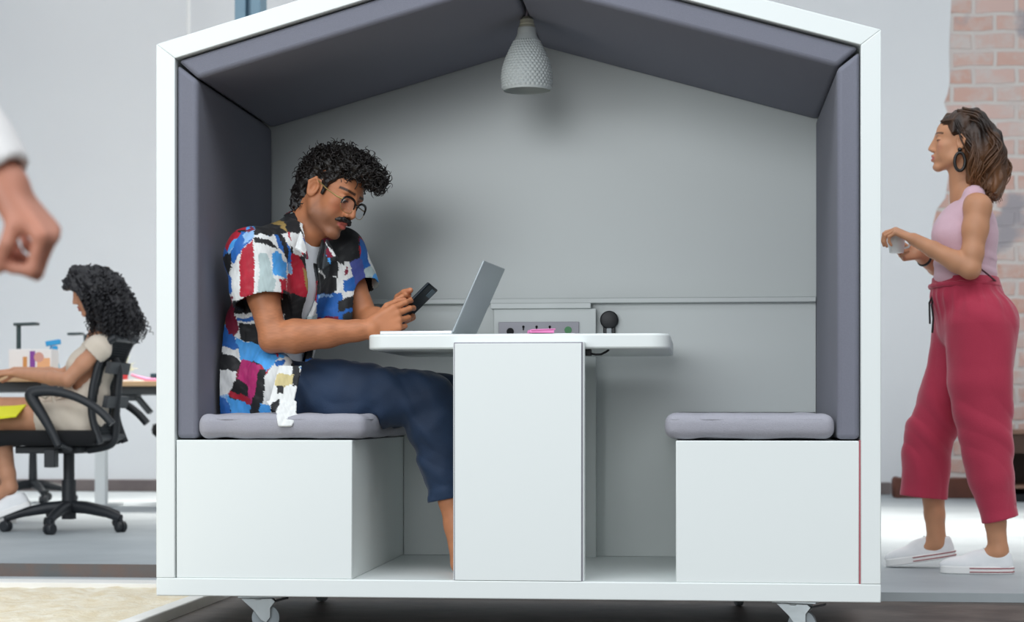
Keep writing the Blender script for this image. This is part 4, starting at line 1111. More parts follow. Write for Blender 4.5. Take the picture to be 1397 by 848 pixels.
# printed cloth: broad brush strokes of colour
PAL = dict(w='#e6e8e6', k='#15171a', d='#2b3135', r='#b0152f', c='#7d1433', m='#b0246a', b='#1f64b4', l='#48a0e6', p='#8fb8e2', o='#9b8147', g='#b4c6c6', y='#cfc08a', v='#4a56a0', e='#8d8a7a')
def A1(s): return [(285 + x / 7.07, 280 + y / 7.07) for x, y in s]
def A2(s): return [(395 + x / 7.07, 280 + y / 7.07) for x, y in s]
def A3(s): return [(280 + x / 4.04, 390 + y / 4.04) for x, y in s]
PRINT = [
 ('w', A1([(200, 560), (430, 300), (700, 300), (800, 600), (760, 900), (200, 900)])),
 ('b', A1([(200, 520), (250, 400), (330, 270), (430, 320), (420, 360), (330, 450), (235, 590)])), ('p', A1([(340, 300), (430, 250), (445, 330), (345, 410)])),
 ('c', A1([(365, 260), (420, 215), (445, 250), (400, 292)])), ('k', A1([(435, 300), (445, 205), (560, 130), (700, 170), (775, 255), (700, 292), (600, 303), (520, 292)])),
 ('o', A1([(590, 150), (640, 120), (720, 120), (770, 170), (795, 262), (755, 270), (700, 192)])), ('d', A1([(640, 110), (780, 60), (790, 160), (700, 130)])),
 ('k', A1([(430, 350), (490, 328), (600, 362), (680, 440), (560, 402), (450, 375)])), ('r', A1([(325, 455), (430, 360), (440, 580), (446, 850), (440, 900), (300, 900), (308, 560)])),
 ('g', A1([(480, 490), (560, 480), (610, 620), (640, 760), (600, 900), (480, 900), (490, 640)])), ('l', A1([(615, 480), (680, 455), (742, 580), (752, 725), (620, 675)])),
 ('b', A1([(635, 300), (690, 280), (780, 400), (815, 560), (820, 660), (765, 655), (740, 490), (690, 420)])), ('p', A1([(765, 550), (830, 560), (830, 665), (765, 655)])),
 ('k', A1([(665, 285), (722, 270), (772, 440), (752, 570), (720, 420)])), ('w', A1([(700, 268), (775, 265), (785, 390)])), ('r', A1([(760, 255), (795, 262), (805, 350), (780, 345)])), ('k', A1([(780, 370), (850, 470), (850, 540), (800, 480)])),
 ('r', A1([(688, 735), (752, 722), (745, 860), (700, 900), (690, 850)])), ('r', A1([(760, 660), (850, 660), (900, 900), (745, 900)])), ('k', A1([(130, 520), (222, 470), (222, 640), (180, 665)])), ('b', A1([(90, 690), (150, 640), (222, 700), (232, 860), (80, 860)])), ('y', A1([(100, 570), (150, 640), (100, 700)])),
 ('k', A2([(-60, 40), (110, 30), (110, 262), (-30, 262)])), ('w', A2([(5, 262), (110, 262), (170, 430), (150, 500), (40, 470)])), ('r', A2([(20, 465), (130, 480), (205, 740), (185, 920), (30, 920)])), ('o', A2([(120, 590), (170, 640), (220, 740), (205, 920), (185, 920), (165, 780)])), ('k', A2([(100, 490), (160, 480), (180, 610), (140, 600)])),
 ('d', A2([(270, 400), (365, 340), (350, 470), (400, 600), (350, 700), (270, 590)])), ('w', A2([(350, 345), (560, 560), (560, 900), (440, 900), (470, 560), (420, 495)])), ('k', A2([(365, 345), (380, 300), (560, 300), (580, 480), (500, 535), (440, 470)])), ('c', A2([(340, 450), (370, 395), (432, 490), (370, 505)])), ('k', A2([(392, 500), (470, 480), (478, 660), (410, 645)])),
 ('k', A2([(270, 610), (350, 680), (460, 665), (475, 790), (430, 820), (270, 850)])), ('w', A2([(285, 590), (355, 670), (345, 692), (290, 610)])), ('b', A2([(270, 850), (440, 815), (520, 830), (520, 1110), (270, 1110)])), ('p', A2([(290, 850), (430, 825), (430, 850), (290, 880)])), ('c', A2([(270, 1060), (480, 1050), (480, 1130), (270, 1130)])),
 ('w', A2([(550, 440), (640, 600), (700, 800), (540, 900)])), ('v', A2([(590, 500), (720, 600), (730, 770), (640, 805), (620, 620)])), ('c', A2([(550, 590), (575, 560), (575, 640), (550, 650)])), ('b', A2([(535, 700), (640, 650), (655, 780), (535, 810)])), ('k', A2([(480, 890), (640, 830), (760, 710), (800, 830), (620, 960), (480, 1010)])), ('b', A2([(500, 1010), (640, 950), (800, 850), (810, 880), (640, 990), (500, 1040)])),
 ('k', A3([(150, 95), (290, 72), (335, 138), (150, 150)])), ('d', A3([(285, 72), (345, 68), (352, 132), (312, 132)])), ('o', A3([(340, 80), (412, 90), (418, 152), (350, 142)])), ('k', A3([(412, 90), (450, 90), (450, 165), (415, 150)])), ('w', A3([(140, 147), (450, 160), (450, 230), (140, 215)])), ('b', A3([(165, 176), (292, 170), (292, 186), (165, 196)])),
 ('k', A3([(430, 30), (560, 60), (560, 215), (430, 215)])),
 ('e', A3([(30, 40), (105, 55), (112, 132), (30, 142)])), ('o', A3([(30, 140), (112, 140), (112, 205), (30, 235)])), ('c', A3([(95, 55), (150, 68), (160, 150), (185, 240), (150, 285), (108, 220)])), ('b', A3([(40, 220), (110, 225), (185, 330), (192, 372), (40, 330)])), ('w', A3([(40, 320), (180, 348), (195, 402), (60, 352)])), ('k', A3([(185, 205), (290, 205), (300, 325), (190, 292)])), ('l', A3([(160, 288), (305, 325), (420, 400), (345, 475), (300, 425), (200, 402)])),
 ('k', A3([(20, 345), (190, 400), (212, 440), (170, 475), (20, 440)])), ('w', A3([(30, 445), (172, 472), (160, 560), (122, 605), (30, 590)])), ('c', A3([(10, 480), (62, 470), (82, 625), (30, 620)])), ('m', A3([(208, 400), (308, 440), (292, 560), (252, 655), (228, 600), (242, 550), (178, 512)])), ('k', A3([(170, 508), (242, 552), (242, 612), (138, 572)])), ('r', A3([(136, 572), (252, 620), (252, 655), (126, 602)])), ('l', A3([(120, 606), (252, 655), (250, 740), (150, 740)])), ('b', A3([(30, 590), (120, 620), (150, 740), (30, 740)])),
 ('k', A3([(302, 455), (345, 470), (325, 640), (300, 740), (245, 740), (255, 650)])), ('w', A3([(335, 500), (410, 395), (500, 395), (500, 700), (310, 700)])), ('b', A3([(385, 425), (440, 405), (440, 425), (400, 450)])), ('k', A3([(470, 400), (520, 400), (520, 540), (485, 560), (480, 470)])), ('y', A3([(395, 492), (490, 490), (480, 552), (388, 552)])), ('k', A3([(398, 552), (440, 550), (432, 592), (398, 602)])), ('l', A3([(308, 652), (368, 658), (362, 705), (300, 700)])), ('k', A3([(372, 640), (420, 630), (390, 700), (365, 700)])), ('k', [(440, 296), (492, 296), (494, 350), (472, 352)]), ('v', [(480, 350), (497, 346), (508, 396), (490, 394)]),
 ('w', A3([(375, 700), (540, 690), (520, 850), (380, 850)])),
]
vd = nrm(V3(math.sin(math.radians(12.5)) * -1, math.cos(math.radians(12.5)), 0)); vr = V3(vd[1], -vd[0], 0)
YR = .22
o0, ou, ov = P(400, 450, YR), P(401, 450, YR), P(400, 451, YR)
su = (ou - o0) @ vr; sv = (ov - o0)[2]
brush = np.stack([.0022 * waves(V, 35, 81, stretch=(1, 1, .3)) + .0012 * waves(V, 140, 82, stretch=(.3, 1, 1)), .0022 * waves(V, 30, 83) + .0010 * waves(V, 120, 84)], 1)
a = ((V - o0) @ vr + brush[:, 0]) / su + 400; b = ((V[:, 2] - o0[2]) + brush[:, 1]) / sv + 450
n = vnormals(V, F)
# everywhere else: strokes of the same palette
cell = np.floor(V / V3(.055, .06, .075) + .35 * np.stack([waves(V, 6, s_) for s_ in (91, 92, 93)], 1)).astype(int)
hsh = (cell[:, 0] * 73856093 ^ cell[:, 1] * 19349663 ^ cell[:, 2] * 83492791) % 11
pal = np.array([lin(PAL[c_]) for c_ in 'wkrblwkgcpd'])
col = pal[hsh]
front = n @ vd < .60
for c_, poly in PRINT:
    m = front & inpoly(a, b, poly); col[m] = lin(PAL[c_])
col = np.clip(col * (1 + .06 * waves(V, 90, 95, stretch=(1, 1, .25)))[:, None] + .012 * np.maximum(waves(V, 45, 96), 0)[:, None], 0, 1)
M_shirt = mat('printed_viscose', '#ffffff', .7, attr=True, bump=(300, .08), sheen=.05)
link_mesh('shirt', V, F, M_shirt, man, cols=col, label='open short-sleeved shirt printed with multicoloured brush strokes')

# phone in the hands
p0, p1 = P(541, 436, .285), P(586, 391, .285)
Ld = nrm(p1 - p0); cph = P(567, 414, .290); Wd = V3(.42, .90, -.05); Wd = nrm(Wd - Ld * (Wd @ Ld)); Nd = np.cross(Ld, Wd)
if Nd[2] < 0: Nd = -Nd
ph = thing('smartphone', 'black smartphone held in both hands of the seated man', 'phone', cph)
MB().obox(cph, [Ld, Wd, Nd], (.074, .036, .0042)).build('phone_body', mat('blue_black_metal', '#1d262d', .3, metal=.3), ph, (.004, 3))
MB().obox(cph + Nd * .0043, [Ld, Wd, Nd], (.071, .0335, .0004)).build('screen', mat('dark_screen', '#20242a', .15), ph)
MB().obox(cph + Ld * .052 + Wd * .014 - Nd * .0050, [Ld, Wd, Nd], (.014, .013, .0012)).build('camera_bump', mat('grey_glass', '#5f7480', .15), ph, (.001, 2), label='blue grey camera block')
# ------------------------------------------------------------------ the woman walking with a cup (right)
RW = Head(P(1309, 196, 1.98), frame(172, -4, 0), .94, True)
wm = person('woman in pink sleeveless top and red trousers walking with a white cup', (P(1325, 600, 1.98)[0], 1.98, 0))
Fw = nrm(V3(-.99, .134, 0)); Sw = V3(-Fw[1], Fw[0], 0)         # forward, her left (towards the camera)
nkb = P(1321, 264, 1.98); sN, sF = P(1334, 283, 1.835), P(1318, 280, 2.125)
eN, wN = P(1324, 367, 1.78), P(1246, 326, 1.86); eF, wF = P(1290, 370, 2.17), P(1250, 345, 2.03)
ch, wa, pv_ = P(1318, 320, 1.98), P(1316, 372, 1.98), P(1330, 432, 1.98)
hN, kN, aN = P(1338, 445, 1.90), P(1346, 592, 1.885), P(1362, 752, 1.89)
hF, kF, aF = P(1316, 445, 2.07), P(1266, 585, 2.10), P(1278, 740, 2.13)
lo = P(1195, 800, 1.7); hi = P(1400, 140, 2.3)
v = Vol((lo[0], 1.66, 0), (hi[0] + .02, 2.30, hi[2] + .02), .0032)
RW.add(v)
v.cap(RW.T(-.022, 0, -.05), nkb, .046, .050, .02); v.cap(RW.T(.0, 0, -.08), lerp(nkb, ch, .3) + Fw * .02, .036, .045, .02)
v.cap(nkb, lerp(nkb, sN, .85), .042, .036, .03); v.cap(nkb, lerp(nkb, sF, .85), .042, .036, .03); v.cap(sN, sF, .045, .045, .03)
v.cap(ch, wa, .098, .088, .03, (Sw, 1.25)); v.cap(wa, pv_, .092, .115, .03, (Sw, 1.2))
v.chain([sN, lerp(sN, eN, .35), lerp(sN, eN, .75), eN], [.050, .046, .039, .036], .02); v.chain([sF, lerp(sF, eF, .5), eF], [.048, .040, .035], .02)
v.chain([eN, lerp(eN, wN, .25), lerp(eN, wN, .65), wN], [.037, .039, .030, .0235], .012); v.chain([eF, lerp(eF, wF, .3), wF], [.036, .037, .0235], .012)
tipsN = hand(v, wN, V3(-.86, .10, .42), V3(-.35, .35, -.86), V3(-.1, 1, .2), [(42, 52, 30), (46, 56, 30), (50, 58, 32), (54, 60, 34)], .1, ((.75, .5, .45), (.9, .2, .5), (.95, 0, .4)), .88)
tipsF = hand(v, wF, V3(-.80, -.42, -.05), V3(-.45, -.80, .25), V3(0, -.2, 1), [(35, 50, 30), (38, 52, 30), (42, 54, 32), (46, 54, 32)], .1, ((.75, .5, .45), (.9, .2, .5), (.95, 0, .4)), .86)
for h, k_, a_ in ((hN, kN, aN), (hF, kF, aF)):
    v.cap(h, k_, .080, .054, .02); v.chain([k_, lerp(k_, a_, .3), lerp(k_, a_, .75), a_], [.050, .055, .038, .035], .015)
    v.cap(a_, a_ + V3(-.10, .01, -.05), .034, .026, .02)
V, F = v.mesh(1)
col = np.tile(lin('#c68f6c'), (len(V), 1)).astype(float); col *= (1 + .03 * waves(V, 14, 105))[:, None]
RW.paint(V, col, '#c68f6c', '#bf6a68', '#4a3327', None, '#3a2620', blush='#d8847a')
link_mesh('body', V, F, skin_mat('light_skin'), wm, cols=np.clip(col, 0, 1))
# sleeveless top
M_top = mat('pale_pink_knit', '#d9b6c2', .9, noise=(30, .25, '#cfa9b6'), bump=(220, .15), sheen=.2)
v = Vol((lo[0], 1.70, pv_[2] - .05), (hi[0], 2.26, nkb[2] + .08), .0035)
v.cap(ch + V3(0, 0, .03), ch, .108, .115, 0, (Sw, 1.22)); v.cap(ch, P(1316, 385, 1.98), .115, .117, .03, (Sw, 1.22)); v.ell(P(1297, 322, 1.91), (.058, .055, .055), None, .05); v.ell(P(1295, 320, 2.05), (.058, .055, .055), None, .05)
for sh in (sN, sF): v.cap(lerp(nkb, sh, .55) + V3(0, 0, .020), lerp(nkb, sh, .60) - V3(0, 0, .05), .040, .06, .03)
v.warp(lambda p: .0026 * waves(p, 6, 111, stretch=(1, 1, .5)) - .004 * np.exp(-((p[:, 2] - P(1316, 365, 1.98)[2]) / .05) ** 2) * np.maximum(np.sin(p @ V3(20, 0, 110)), -.2), .02)
v.shell(.007)
v.cap(nkb + Fw * .035 + V3(0, 0, .045), nkb + Fw * .10 - V3(0, 0, .015), .062, .055, .006, None, 'sub'); v.cap(nkb + V3(0, 0, .01), nkb + V3(0, 0, .1), .058, .058, .006, None, 'sub')
for sh, e_, sgn in ((sN, eN, 1), (sF, eF, -1)):
    v.cap(sh + Sw * sgn * .02, lerp(sh, e_, .35) + Sw * sgn * .03 + V3(.0, 0, 0), .060, .046, .006, None, 'sub')
v.plane(P(1316, 391, 1.98), nrm(V3(.05, 0, -1)))
V, F = v.mesh(1); top = link_mesh('tank_top', V, F, M_top, wm, label='pale pink sleeveless top')
MB().tube([P(1339, 366, 1.78) + V3(0, .02, 0), P(1350, 376, 1.80), P(1358, 383, 1.90)], .0035, 8).build('trim_band', mat('dark_plum', '#4b2b33', .8), top, label='dark trim along the back hem')
# trousers
M_redt = mat('raspberry_linen', '#b8344f', .85, noise=(9, .3, '#a82c46'), bump=(260, .2), sheen=.3)
hmN, hmF = P(1366, 708, 1.885), P(1259, 678, 2.115)
v = Vol((lo[0], 1.68, hmN[2] - .08), (hi[0] + .05, 2.30, P(1316, 380, 1.98)[2] + .02), .004)
wtop = P(1315, 378, 1.98)
v.cap(wtop, P(1318, 400, 1.98), .116, .126, 0, (Sw, 1.2)); v.cap(P(1318, 400, 1.98), P(1328, 440, 1.98), .124, .138, .03, (Sw, 1.15)); v.ell(P(1352, 445, 1.91), (.095, .09, .12), None, .04); v.ell(P(1350, 445, 2.04), (.095, .09, .12), None, .04)
v.chain([hN, P(1337, 520, 1.89), P(1344, 590, 1.885), P(1354, 650, 1.885), hmN + V3(0, 0, .0), hmN + (hmN - P(1354, 650, 1.885)) * .3], [.138, .118, .097, .082, .062, .055], .016)
v.chain([hF, P(1298, 520, 2.085), P(1267, 595, 2.10), hmF, hmF + (hmF - P(1267, 595, 2.1)) * .3], [.125, .100, .090, .086, .084], .016)
def wfold(p):
    z = p[:, 2]; f = .003 * waves(p, 5, 121, stretch=(1, 1, .5))
    g = np.sin(p @ V3(38, 10, 22) + 2.2 * np.sin(z * 12) + 1.2 * np.sin(p[:, 0] * 15)); f = f - .0060 * np.maximum(g, -.25) * np.clip((wtop[2] - z) / .25, .2, 1)
    f = f - .004 * np.exp(-((z - wtop[2] + .06) / .08) ** 2) * np.maximum(np.sin(np.arctan2(p[:, 1] - 1.98, p[:, 0] - wtop[0]) * 22), -.4) * np.clip((wtop[2] - .035 - z) / .05, 0, 1)
    return f
v.warp(wfold, .025)
v.plane(hmN, nrm(V3(.25, 0, -1)), 0, (hmN - .2, hmN + V3(.25, .2, .1))); v.plane(hmF, nrm(V3(-.10, 0, -1)), 0, (hmF - .2, hmF + V3(.17, .2, .1)))
for h_, r_ in ((hmN, .052), (hmF, .076)): v.cap(h_ + V3(0, 0, .05), h_ - V3(0, 0, .05), r_, r_, .002, None, 'sub')
v.plane(wtop, (0, 0, 1))
V, F = v.mesh(1); tr_ = link_mesh('trousers', V, F, M_redt, wm, label='wide cropped raspberry red trousers')
wb = [P(1316, 391, 1.98) + 1.03 * (.122 * math.cos(a) * Fw + .147 * math.sin(a) * Sw) + V3(0, 0, .004 * math.sin(a * 1)) for a in np.linspace(0, 2 * math.pi, 48, endpoint=False)]
MB().tube(wb, [.010 + .002 * math.sin(k * 2.4) for k in range(48)], 8, closed=True).build('waistband', M_redt, tr_)
q = P(1275, 398, 1.95)
MB().tube([q, q + V3(-.012, -.01, -.05), q + V3(-.006, -.012, -.10), q + V3(-.010, -.012, -.155)], .004, 8).tube([q, q + V3(-.018, .01, -.04), q + V3(-.016, .01, -.12)], .004, 8).build('drawstring', mat('black_cord', '#1f1417', .8), tr_, label='black drawstring')
# shoes
hs = P(1387, 787, 1.89); hs[2] = 0.0
sneaker(wm, hs + V3(-.012, 0, 0.0005), V3(-.985, .05, 0), V3(0, 0, 1), .265)
hs = P(1304, 766, 2.13); hs[2] = .045
sneaker(wm, hs, V3(-.975, .09, -.155), V3(0, 0, 1), .265)
# hair
M_hair2 = mat('brown_wavy_hair', '#ffffff', .45, attr=True, bump=(120, .2), spec=.45)
def hcol(p, hd, a='#241710', b='#7d5230', z0=.06, z1=-.17):
    q = hd.loc(p); t = np.clip((z0 - q[:, 2]) / (z0 - z1), 0, 1) * .75 + .16 * waves(p, 16, 131, stretch=(1, 1, .4)) + .35 * np.clip((q[:, 0] - .02) / .06, 0, 1)
    t = np.clip(t, 0, 1)[:, None]; return lin(a) * (1 - t) + lin(b) * t
v = Vol(RW.o - V3(.16, .20, .34), RW.o + V3(.30, .20, .20), .004)
E = lambda c, r, k=.03, op='add': v.ell(RW.T(*c), V3(*r), RW.R, k, op)
E((-.018, 0, .046), (.102, .082, .090), 0); E((-.085, 0, -.015), (.080, .092, .105)); E((-.125, 0, -.105), (.070, .092, .095)); E((-.130, 0, -.175), (.050, .080, .050)); E((-.05, 0, -.09), (.05, .085, .08))
v.warp(lambda p: -.006 * waves(p, 9, 132, stretch=(1, 1, .8)) - .003 * waves(p, 26, 133, stretch=(1, 1, .4)), .05)
E((.105, 0, -.010), (.095, .12, .088), .008, 'sub'); E((.035, 0, -.125), (.07, .12, .11), .02, 'sub')
for sg in (-1, 1): E((.012, sg * .09, -.012), (.030, .032, .042), .006, 'sub')
V, F = v.mesh(1)
paths, rads = [], []; m_ = 26; t = np.linspace(0, 1, m_)
for i in range(420):
    a = rng.uniform(-1, 1); sg = 1 if a > 0 else -1; y = a * .085; front = rng.uniform(0, 1)
    if front > .75:
        c = [(.066, y * .6, .080), (.02, y * 1.0 + sg * .004, .085), (-.035, sg * .088, .01), (-.055 - .03 * rng.uniform(), sg * .092, -.10), (-.075 - .05 * rng.uniform(), sg * .090, -.19)]
    else:
        b_ = rng.uniform(.0, 1)
        c = [(.02 - .06 * b_, y * .7, .112), (-.07 - .03 * b_, y * 1.05, .095 - .02 * b_), (-.125 - .035 * b_, y * 1.1, -.01), (-.155 - .035 * b_ + .05 * abs(a), y * 1.15, -.10), (-.150 - .035 * b_ + .07 * abs(a), y * 1.0, -.19 - .04 * rng.uniform())]
    c = np.array(c); kk = np.linspace(0, 1, 5)
    p = np.stack([np.interp(t, kk, c[:, j]) for j in range(3)], 1)
    for _ in range(3): p[1:-1] = .5 * p[1:-1] + .25 * (p[:-2] + p[2:])
    am = .017 * np.clip(t * 1.5, 0, 1); ph = 3.0 * a + rng.uniform(0, .9); fq = rng.uniform(2.1, 2.5)
    p[:, 0] += am * np.sin(6.28 * fq * t + ph); p[:, 1] += am * .8 * np.cos(6.28 * fq * t + ph); p += rng.normal(size=3) * .007
    paths.append(np.array([RW.T(*q_) for q_ in p])); rads.append(.0050 * (1 - .8 * t ** 3) * rng.uniform(.5, 1.1))
TV, TF = tubes_arrays(np.array(paths), np.array(rads), 6)
hv = np.concatenate([V, TV]); link_mesh('hair', hv, np.concatenate([F, TF + len(V)]), M_hair2, wm, cols=hcol(hv, RW), label='shoulder-length wavy brown hair with lighter tips')
e0 = RW.T(-.004, .089, -.036)
er = MB().ball(e0, .0085, 14, 8); er.tube([e0 + V3(.019 * math.cos(a), -.002, -.045 + .034 * math.sin(a)) for a in np.linspace(0, 2 * math.pi, 28, endpoint=False)], .0062, 8, closed=True)
er.build('earring', mat('black_resin', '#17120f', .3), wm, smooth=True, label='large black oval drop earring')
br = lerp(wF, eF, .28); bd = nrm(eF - wF); b1, b2 = nrm(np.cross(bd, V3(0, 0, 1))), None; b2 = np.cross(bd, b1)
MB().tube([br + .0275 * (math.cos(a) * b1 + math.sin(a) * b2) for a in np.linspace(0, 2 * math.pi, 24, endpoint=False)], .0065, 8, closed=True).build('wrist_watch', mat('black_strap', '#15161a', .5), wm, label='black wrist strap')
cb = P(1223, 345, 1.93)
cup = thing('cup', 'small white cup held by the woman in red trousers', 'cup', cb)
MB().lathe([(0, 0), (.026, 0), (.0275, .004), (.0345, .07), (.0325, .07), (.026, .008), (0, .008)], cb, (0, 0, 1), 32).build('cup_body', M_ceramic, cup, smooth='auto')
MB().tube([cb + V3(.030, .0, .058), cb + V3(.048, .0, .055), cb + V3(.052, 0, .04), cb + V3(.045, 0, .022), cb + V3(.029, 0, .018)], .0042, 8).build('handle', M_ceramic, cup, smooth=True)

# ------------------------------------------------------------------ the woman at the desk (left) and her chair
YL = 4.0
LH = Head(P(127, 397, YL), frame(197, 20, 0), .96, True)
wl = person('seated woman with voluminous dark curly hair and beige short-sleeved playsuit, typing', (P(112, 580, YL)[0], YL, .5))
Fl = nrm(V3(-.955, -.29, 0)); Sl = V3(-Fl[1], Fl[0], 0)
nkl = P(139, 458, YL); s1, s2 = P(136, 474, 3.83), P(134, 472, 4.17); e1_, w1_ = P(92, 518, 3.80), P(24, 509, 3.98); e2_, w2_ = P(88, 512, 4.22), P(20, 506, 4.16)
chl, wal, pel_ = P(123, 502, YL), P(118, 540, YL), P(112, 568, YL)
h1, k1, a1 = P(112, 572, 3.90), P(-4, 574, 3.90), P(14, 664, 3.92); h2, k2, a2 = P(108, 566, 4.12), P(-8, 556, 4.14), P(-6, 668, 4.14)
lo = P(-60, 735, YL)
v = Vol((lo[0], 3.62, 0), (P(200, 500, YL)[0], 4.40, P(120, 360, YL)[2]), .0045)
LH.add(v)
v.cap(LH.T(-.02, 0, -.05), nkl, .046, .050, .02); v.cap(nkl, s1, .045, .042, .03); v.cap(nkl, s2, .045, .042, .03); v.cap(chl, wal, .095, .088, .03, (Sl, 1.25)); v.cap(wal, pel_, .09, .11, .03, (Sl, 1.25)); v.cap(nkl, chl, .06, .09, .04)
for a, b_, c in ((s1, e1_, w1_), (s2, e2_, w2_)):
    v.chain([a, lerp(a, b_, .5), b_], [.046, .040, .035], .02); v.chain([b_, lerp(b_, c, .3), c], [.036, .037, .023], .012)
for c, yy in ((w1_, .1), (w2_, -.1)): hand(v, c, V3(-1, yy, -.05), V3(-.1, 0, -1), V3(0, 1 if yy > 0 else -1, .2), [(18, 30, 20)] * 4, .2, s=.9)
for h_, k_, a_ in ((h1, k1, a1), (h2, k2, a2)):
    v.chain([h_, lerp(h_, k_, .5), k_], [.085, .075, .056], .02); v.chain([k_, lerp(k_, a_, .3), lerp(k_, a_, .8), a_], [.052, .056, .038, .035], .02)
    v.cap(a_, a_ + V3(-.10, 0, -.06), .034, .026, .02)
V, F = v.mesh(1); col = np.tile(lin('#c58f70'), (len(V), 1)).astype(float); col *= (1 + .03 * waves(V, 12, 141))[:, None]
LH.paint(V, col, '#c58f70', '#b0625c', '#2b1a14', None, '#1d1412')
link_mesh('body', V, F, skin_mat('warm_skin'), wl, cols=np.clip(col, 0, 1))
M_beige = mat('beige_linen', '#d9cdbd', .9, noise=(12, .3, '#cabca9'), bump=(200, .2), sheen=.2)
v = Vol((lo[0] + .15, 3.62, P(100, 600, YL)[2] - .03), (P(185, 500, YL)[0], 4.40, nkl[2] + .06), .0045)
v.cap(nkl - V3(0, 0, .01), chl, .068, .112, 0); v.cap(chl, wal, .115, .105, .03, (Sl, 1.25)); v.cap(wal, pel_, .112, .132, .03, (Sl, 1.3)); v.cap(s1, s2, .056, .056, .04)
for a, b_ in ((s1, e1_), (s2, e2_)): v.cap(a, lerp(a, b_, .52), .062, .064, .03)
for h_, k_ in ((h1, k1), (h2, k2)): v.cap(h_, lerp(h_, k_, .42), .105, .098, .03)
v.warp(lambda p: -.005 * np.maximum(np.sin(p @ V3(40, 10, 55) + 2 * np.sin(p[:, 2] * 16)), -.2) * np.exp(-((p[:, 2] - pel_[2] - .04) / .12) ** 2) + .003 * waves(p, 6, 143), .02)
v.shell(.010)
for a, b_ in ((s1, e1_), (s2, e2_)): d = nrm(b_ - a); v.cap(lerp(a, b_, .50), lerp(a, b_, .9), .09, .09, 0, None, 'sub')
for h_, k_ in ((h1, k1), (h2, k2)): v.cap(lerp(h_, k_, .50) + nrm(k_ - h_) * .06, k_, .115, .12, 0, None, 'sub')
v.cap(nkl + V3(0, 0, .02) + Fl * .02, nkl + V3(0, 0, .1), .058, .07, .006, None, 'sub'); v.cap(nkl + Fl * .09, chl + Fl * .13, .035, .02, .004, None, 'sub')
V, F = v.mesh(1); ps = link_mesh('playsuit', V, F, M_beige, wl, label='beige short-sleeved linen playsuit')
q = P(70, 534, 3.86); mb = MB()
mb.ball(q, (.026, .02, .022), 14, 8); mb.tube([q, q + V3(-.03, -.01, .01), q + V3(-.055, -.01, -.02), q + V3(-.03, -.01, -.03), q], .012, 8); mb.tube([q, q + V3(.04, -.01, .015), q + V3(.06, -.01, -.01), q + V3(.03, 0, -.02), q], .012, 8); mb.tube([q, q + V3(.02, -.01, -.05), q + V3(.06, -.02, -.10)], .010, 8)
mb.build('belt_bow', M_beige, ps, smooth=True, label='tied belt bow')
# dense corkscrew curls
M_hair3 = mat('black_coily_hair', '#17161a', .45, noise=(40, .5, '#2a2a30'), bump=(60, .6), spec=.5)
v = Vol((P(80, 400, YL)[0], 3.70, P(100, 478, YL)[2]), (P(200, 400, YL)[0], 4.30, P(100, 352, YL)[2]), .005)
v.ell(P(134, 402, YL), (.150, .165, .130), None, 0); v.ell(P(158, 430, YL), (.115, .165, .130), None, .05); v.ell(P(108, 384, YL), (.062, .11, .058), None, .04); v.ell(P(122, 388, YL), (.115, .12, .088), None, .04)
v.warp(lambda p: -.011 * waves(p, 13, 151) - .006 * waves(p, 34, 152), .06)
v.ell(P(103, 421, YL) + Fl * .01, (.100, .40, .096), frame(180, -18, 0), .01, 'sub')
v.ell(P(112, 462, YL), (.09, .30, .075), None, .01, 'sub')
V, F = v.mesh(1); n = vnormals(V, F); ok = np.nonzero((V[:, 2] > P(0, 445, YL)[2]))[0]; sel = rng.choice(ok, 520)
m_ = 30; t = np.linspace(0, 1, m_); paths, rads = [], []
for i in sel:
    L = rng.uniform(.05, .13); turns = L / .021; r0 = rng.uniform(.006, .010); ph = rng.uniform(0, 6.28)
    out = n[i] * V3(1, 1, .4); d = nrm(V3(0, 0, -1) + .30 * out * (1 if n[i][2] > -.2 else 0) + .2 * rng.normal(size=3)); s_ = nrm(np.cross(d, rng.normal(size=3))); w_ = np.cross(d, s_)
    droop = -.35 * L * t ** 2
    p = V[i] + .004 * n[i] + np.outer(L * t, d) + r0 * np.outer(np.cos(6.28 * turns * t + ph), s_) + r0 * np.outer(np.sin(6.28 * turns * t + ph), w_); p[:, 2] += droop
    paths.append(p); rads.append(.0042 * (1 - .6 * t ** 2))
paths = np.array(paths); 
fc = P(103, 418, YL)
bad = ((np.abs(paths[..., 0] - fc[0]) < .092) & (np.abs(paths[..., 2] - fc[2]) < .095)).any(1)
low = (paths[..., 2] < P(0, 470, YL)[2]).any(1)
TV, TF = tubes_arrays(paths[~bad & ~low], np.array(rads)[~bad & ~low], 5)
link_mesh('hair', np.concatenate([V, TV]), np.concatenate([F, TF + len(V)]), M_hair3, wl, label='voluminous black corkscrew curls')
sneaker(wl, P(42, 690, 3.92), V3(-.91, 0, -.36), V3(-.3, 0, 1), .25, False)
h_ = P(22, 700, 4.14); sneaker(wl, V3(h_[0], 4.14, .03), V3(-.98, 0, -.1), V3(0, 0, 1), .25, False)
q = P(2, 563, 3.80)
fo = MB().obox(q, [nrm(V3(1, .1, .12)), nrm(V3(-.1, 1, .3)), nrm(V3(-.12, -.3, 1))], (.10, .10, .004)); fo.obox(q + V3(.0, .0, .007), [nrm(V3(1, .0, .04)), nrm(V3(0, 1, .3)), nrm(V3(-.04, -.3, 1))], (.09, .095, .002))
tag(fo.build('folder', mat('bright_yellow_card', '#e8e622', .6), None, (.001, 1)), 'bright yellow folder on the lap of the curly-haired woman', 'folder')

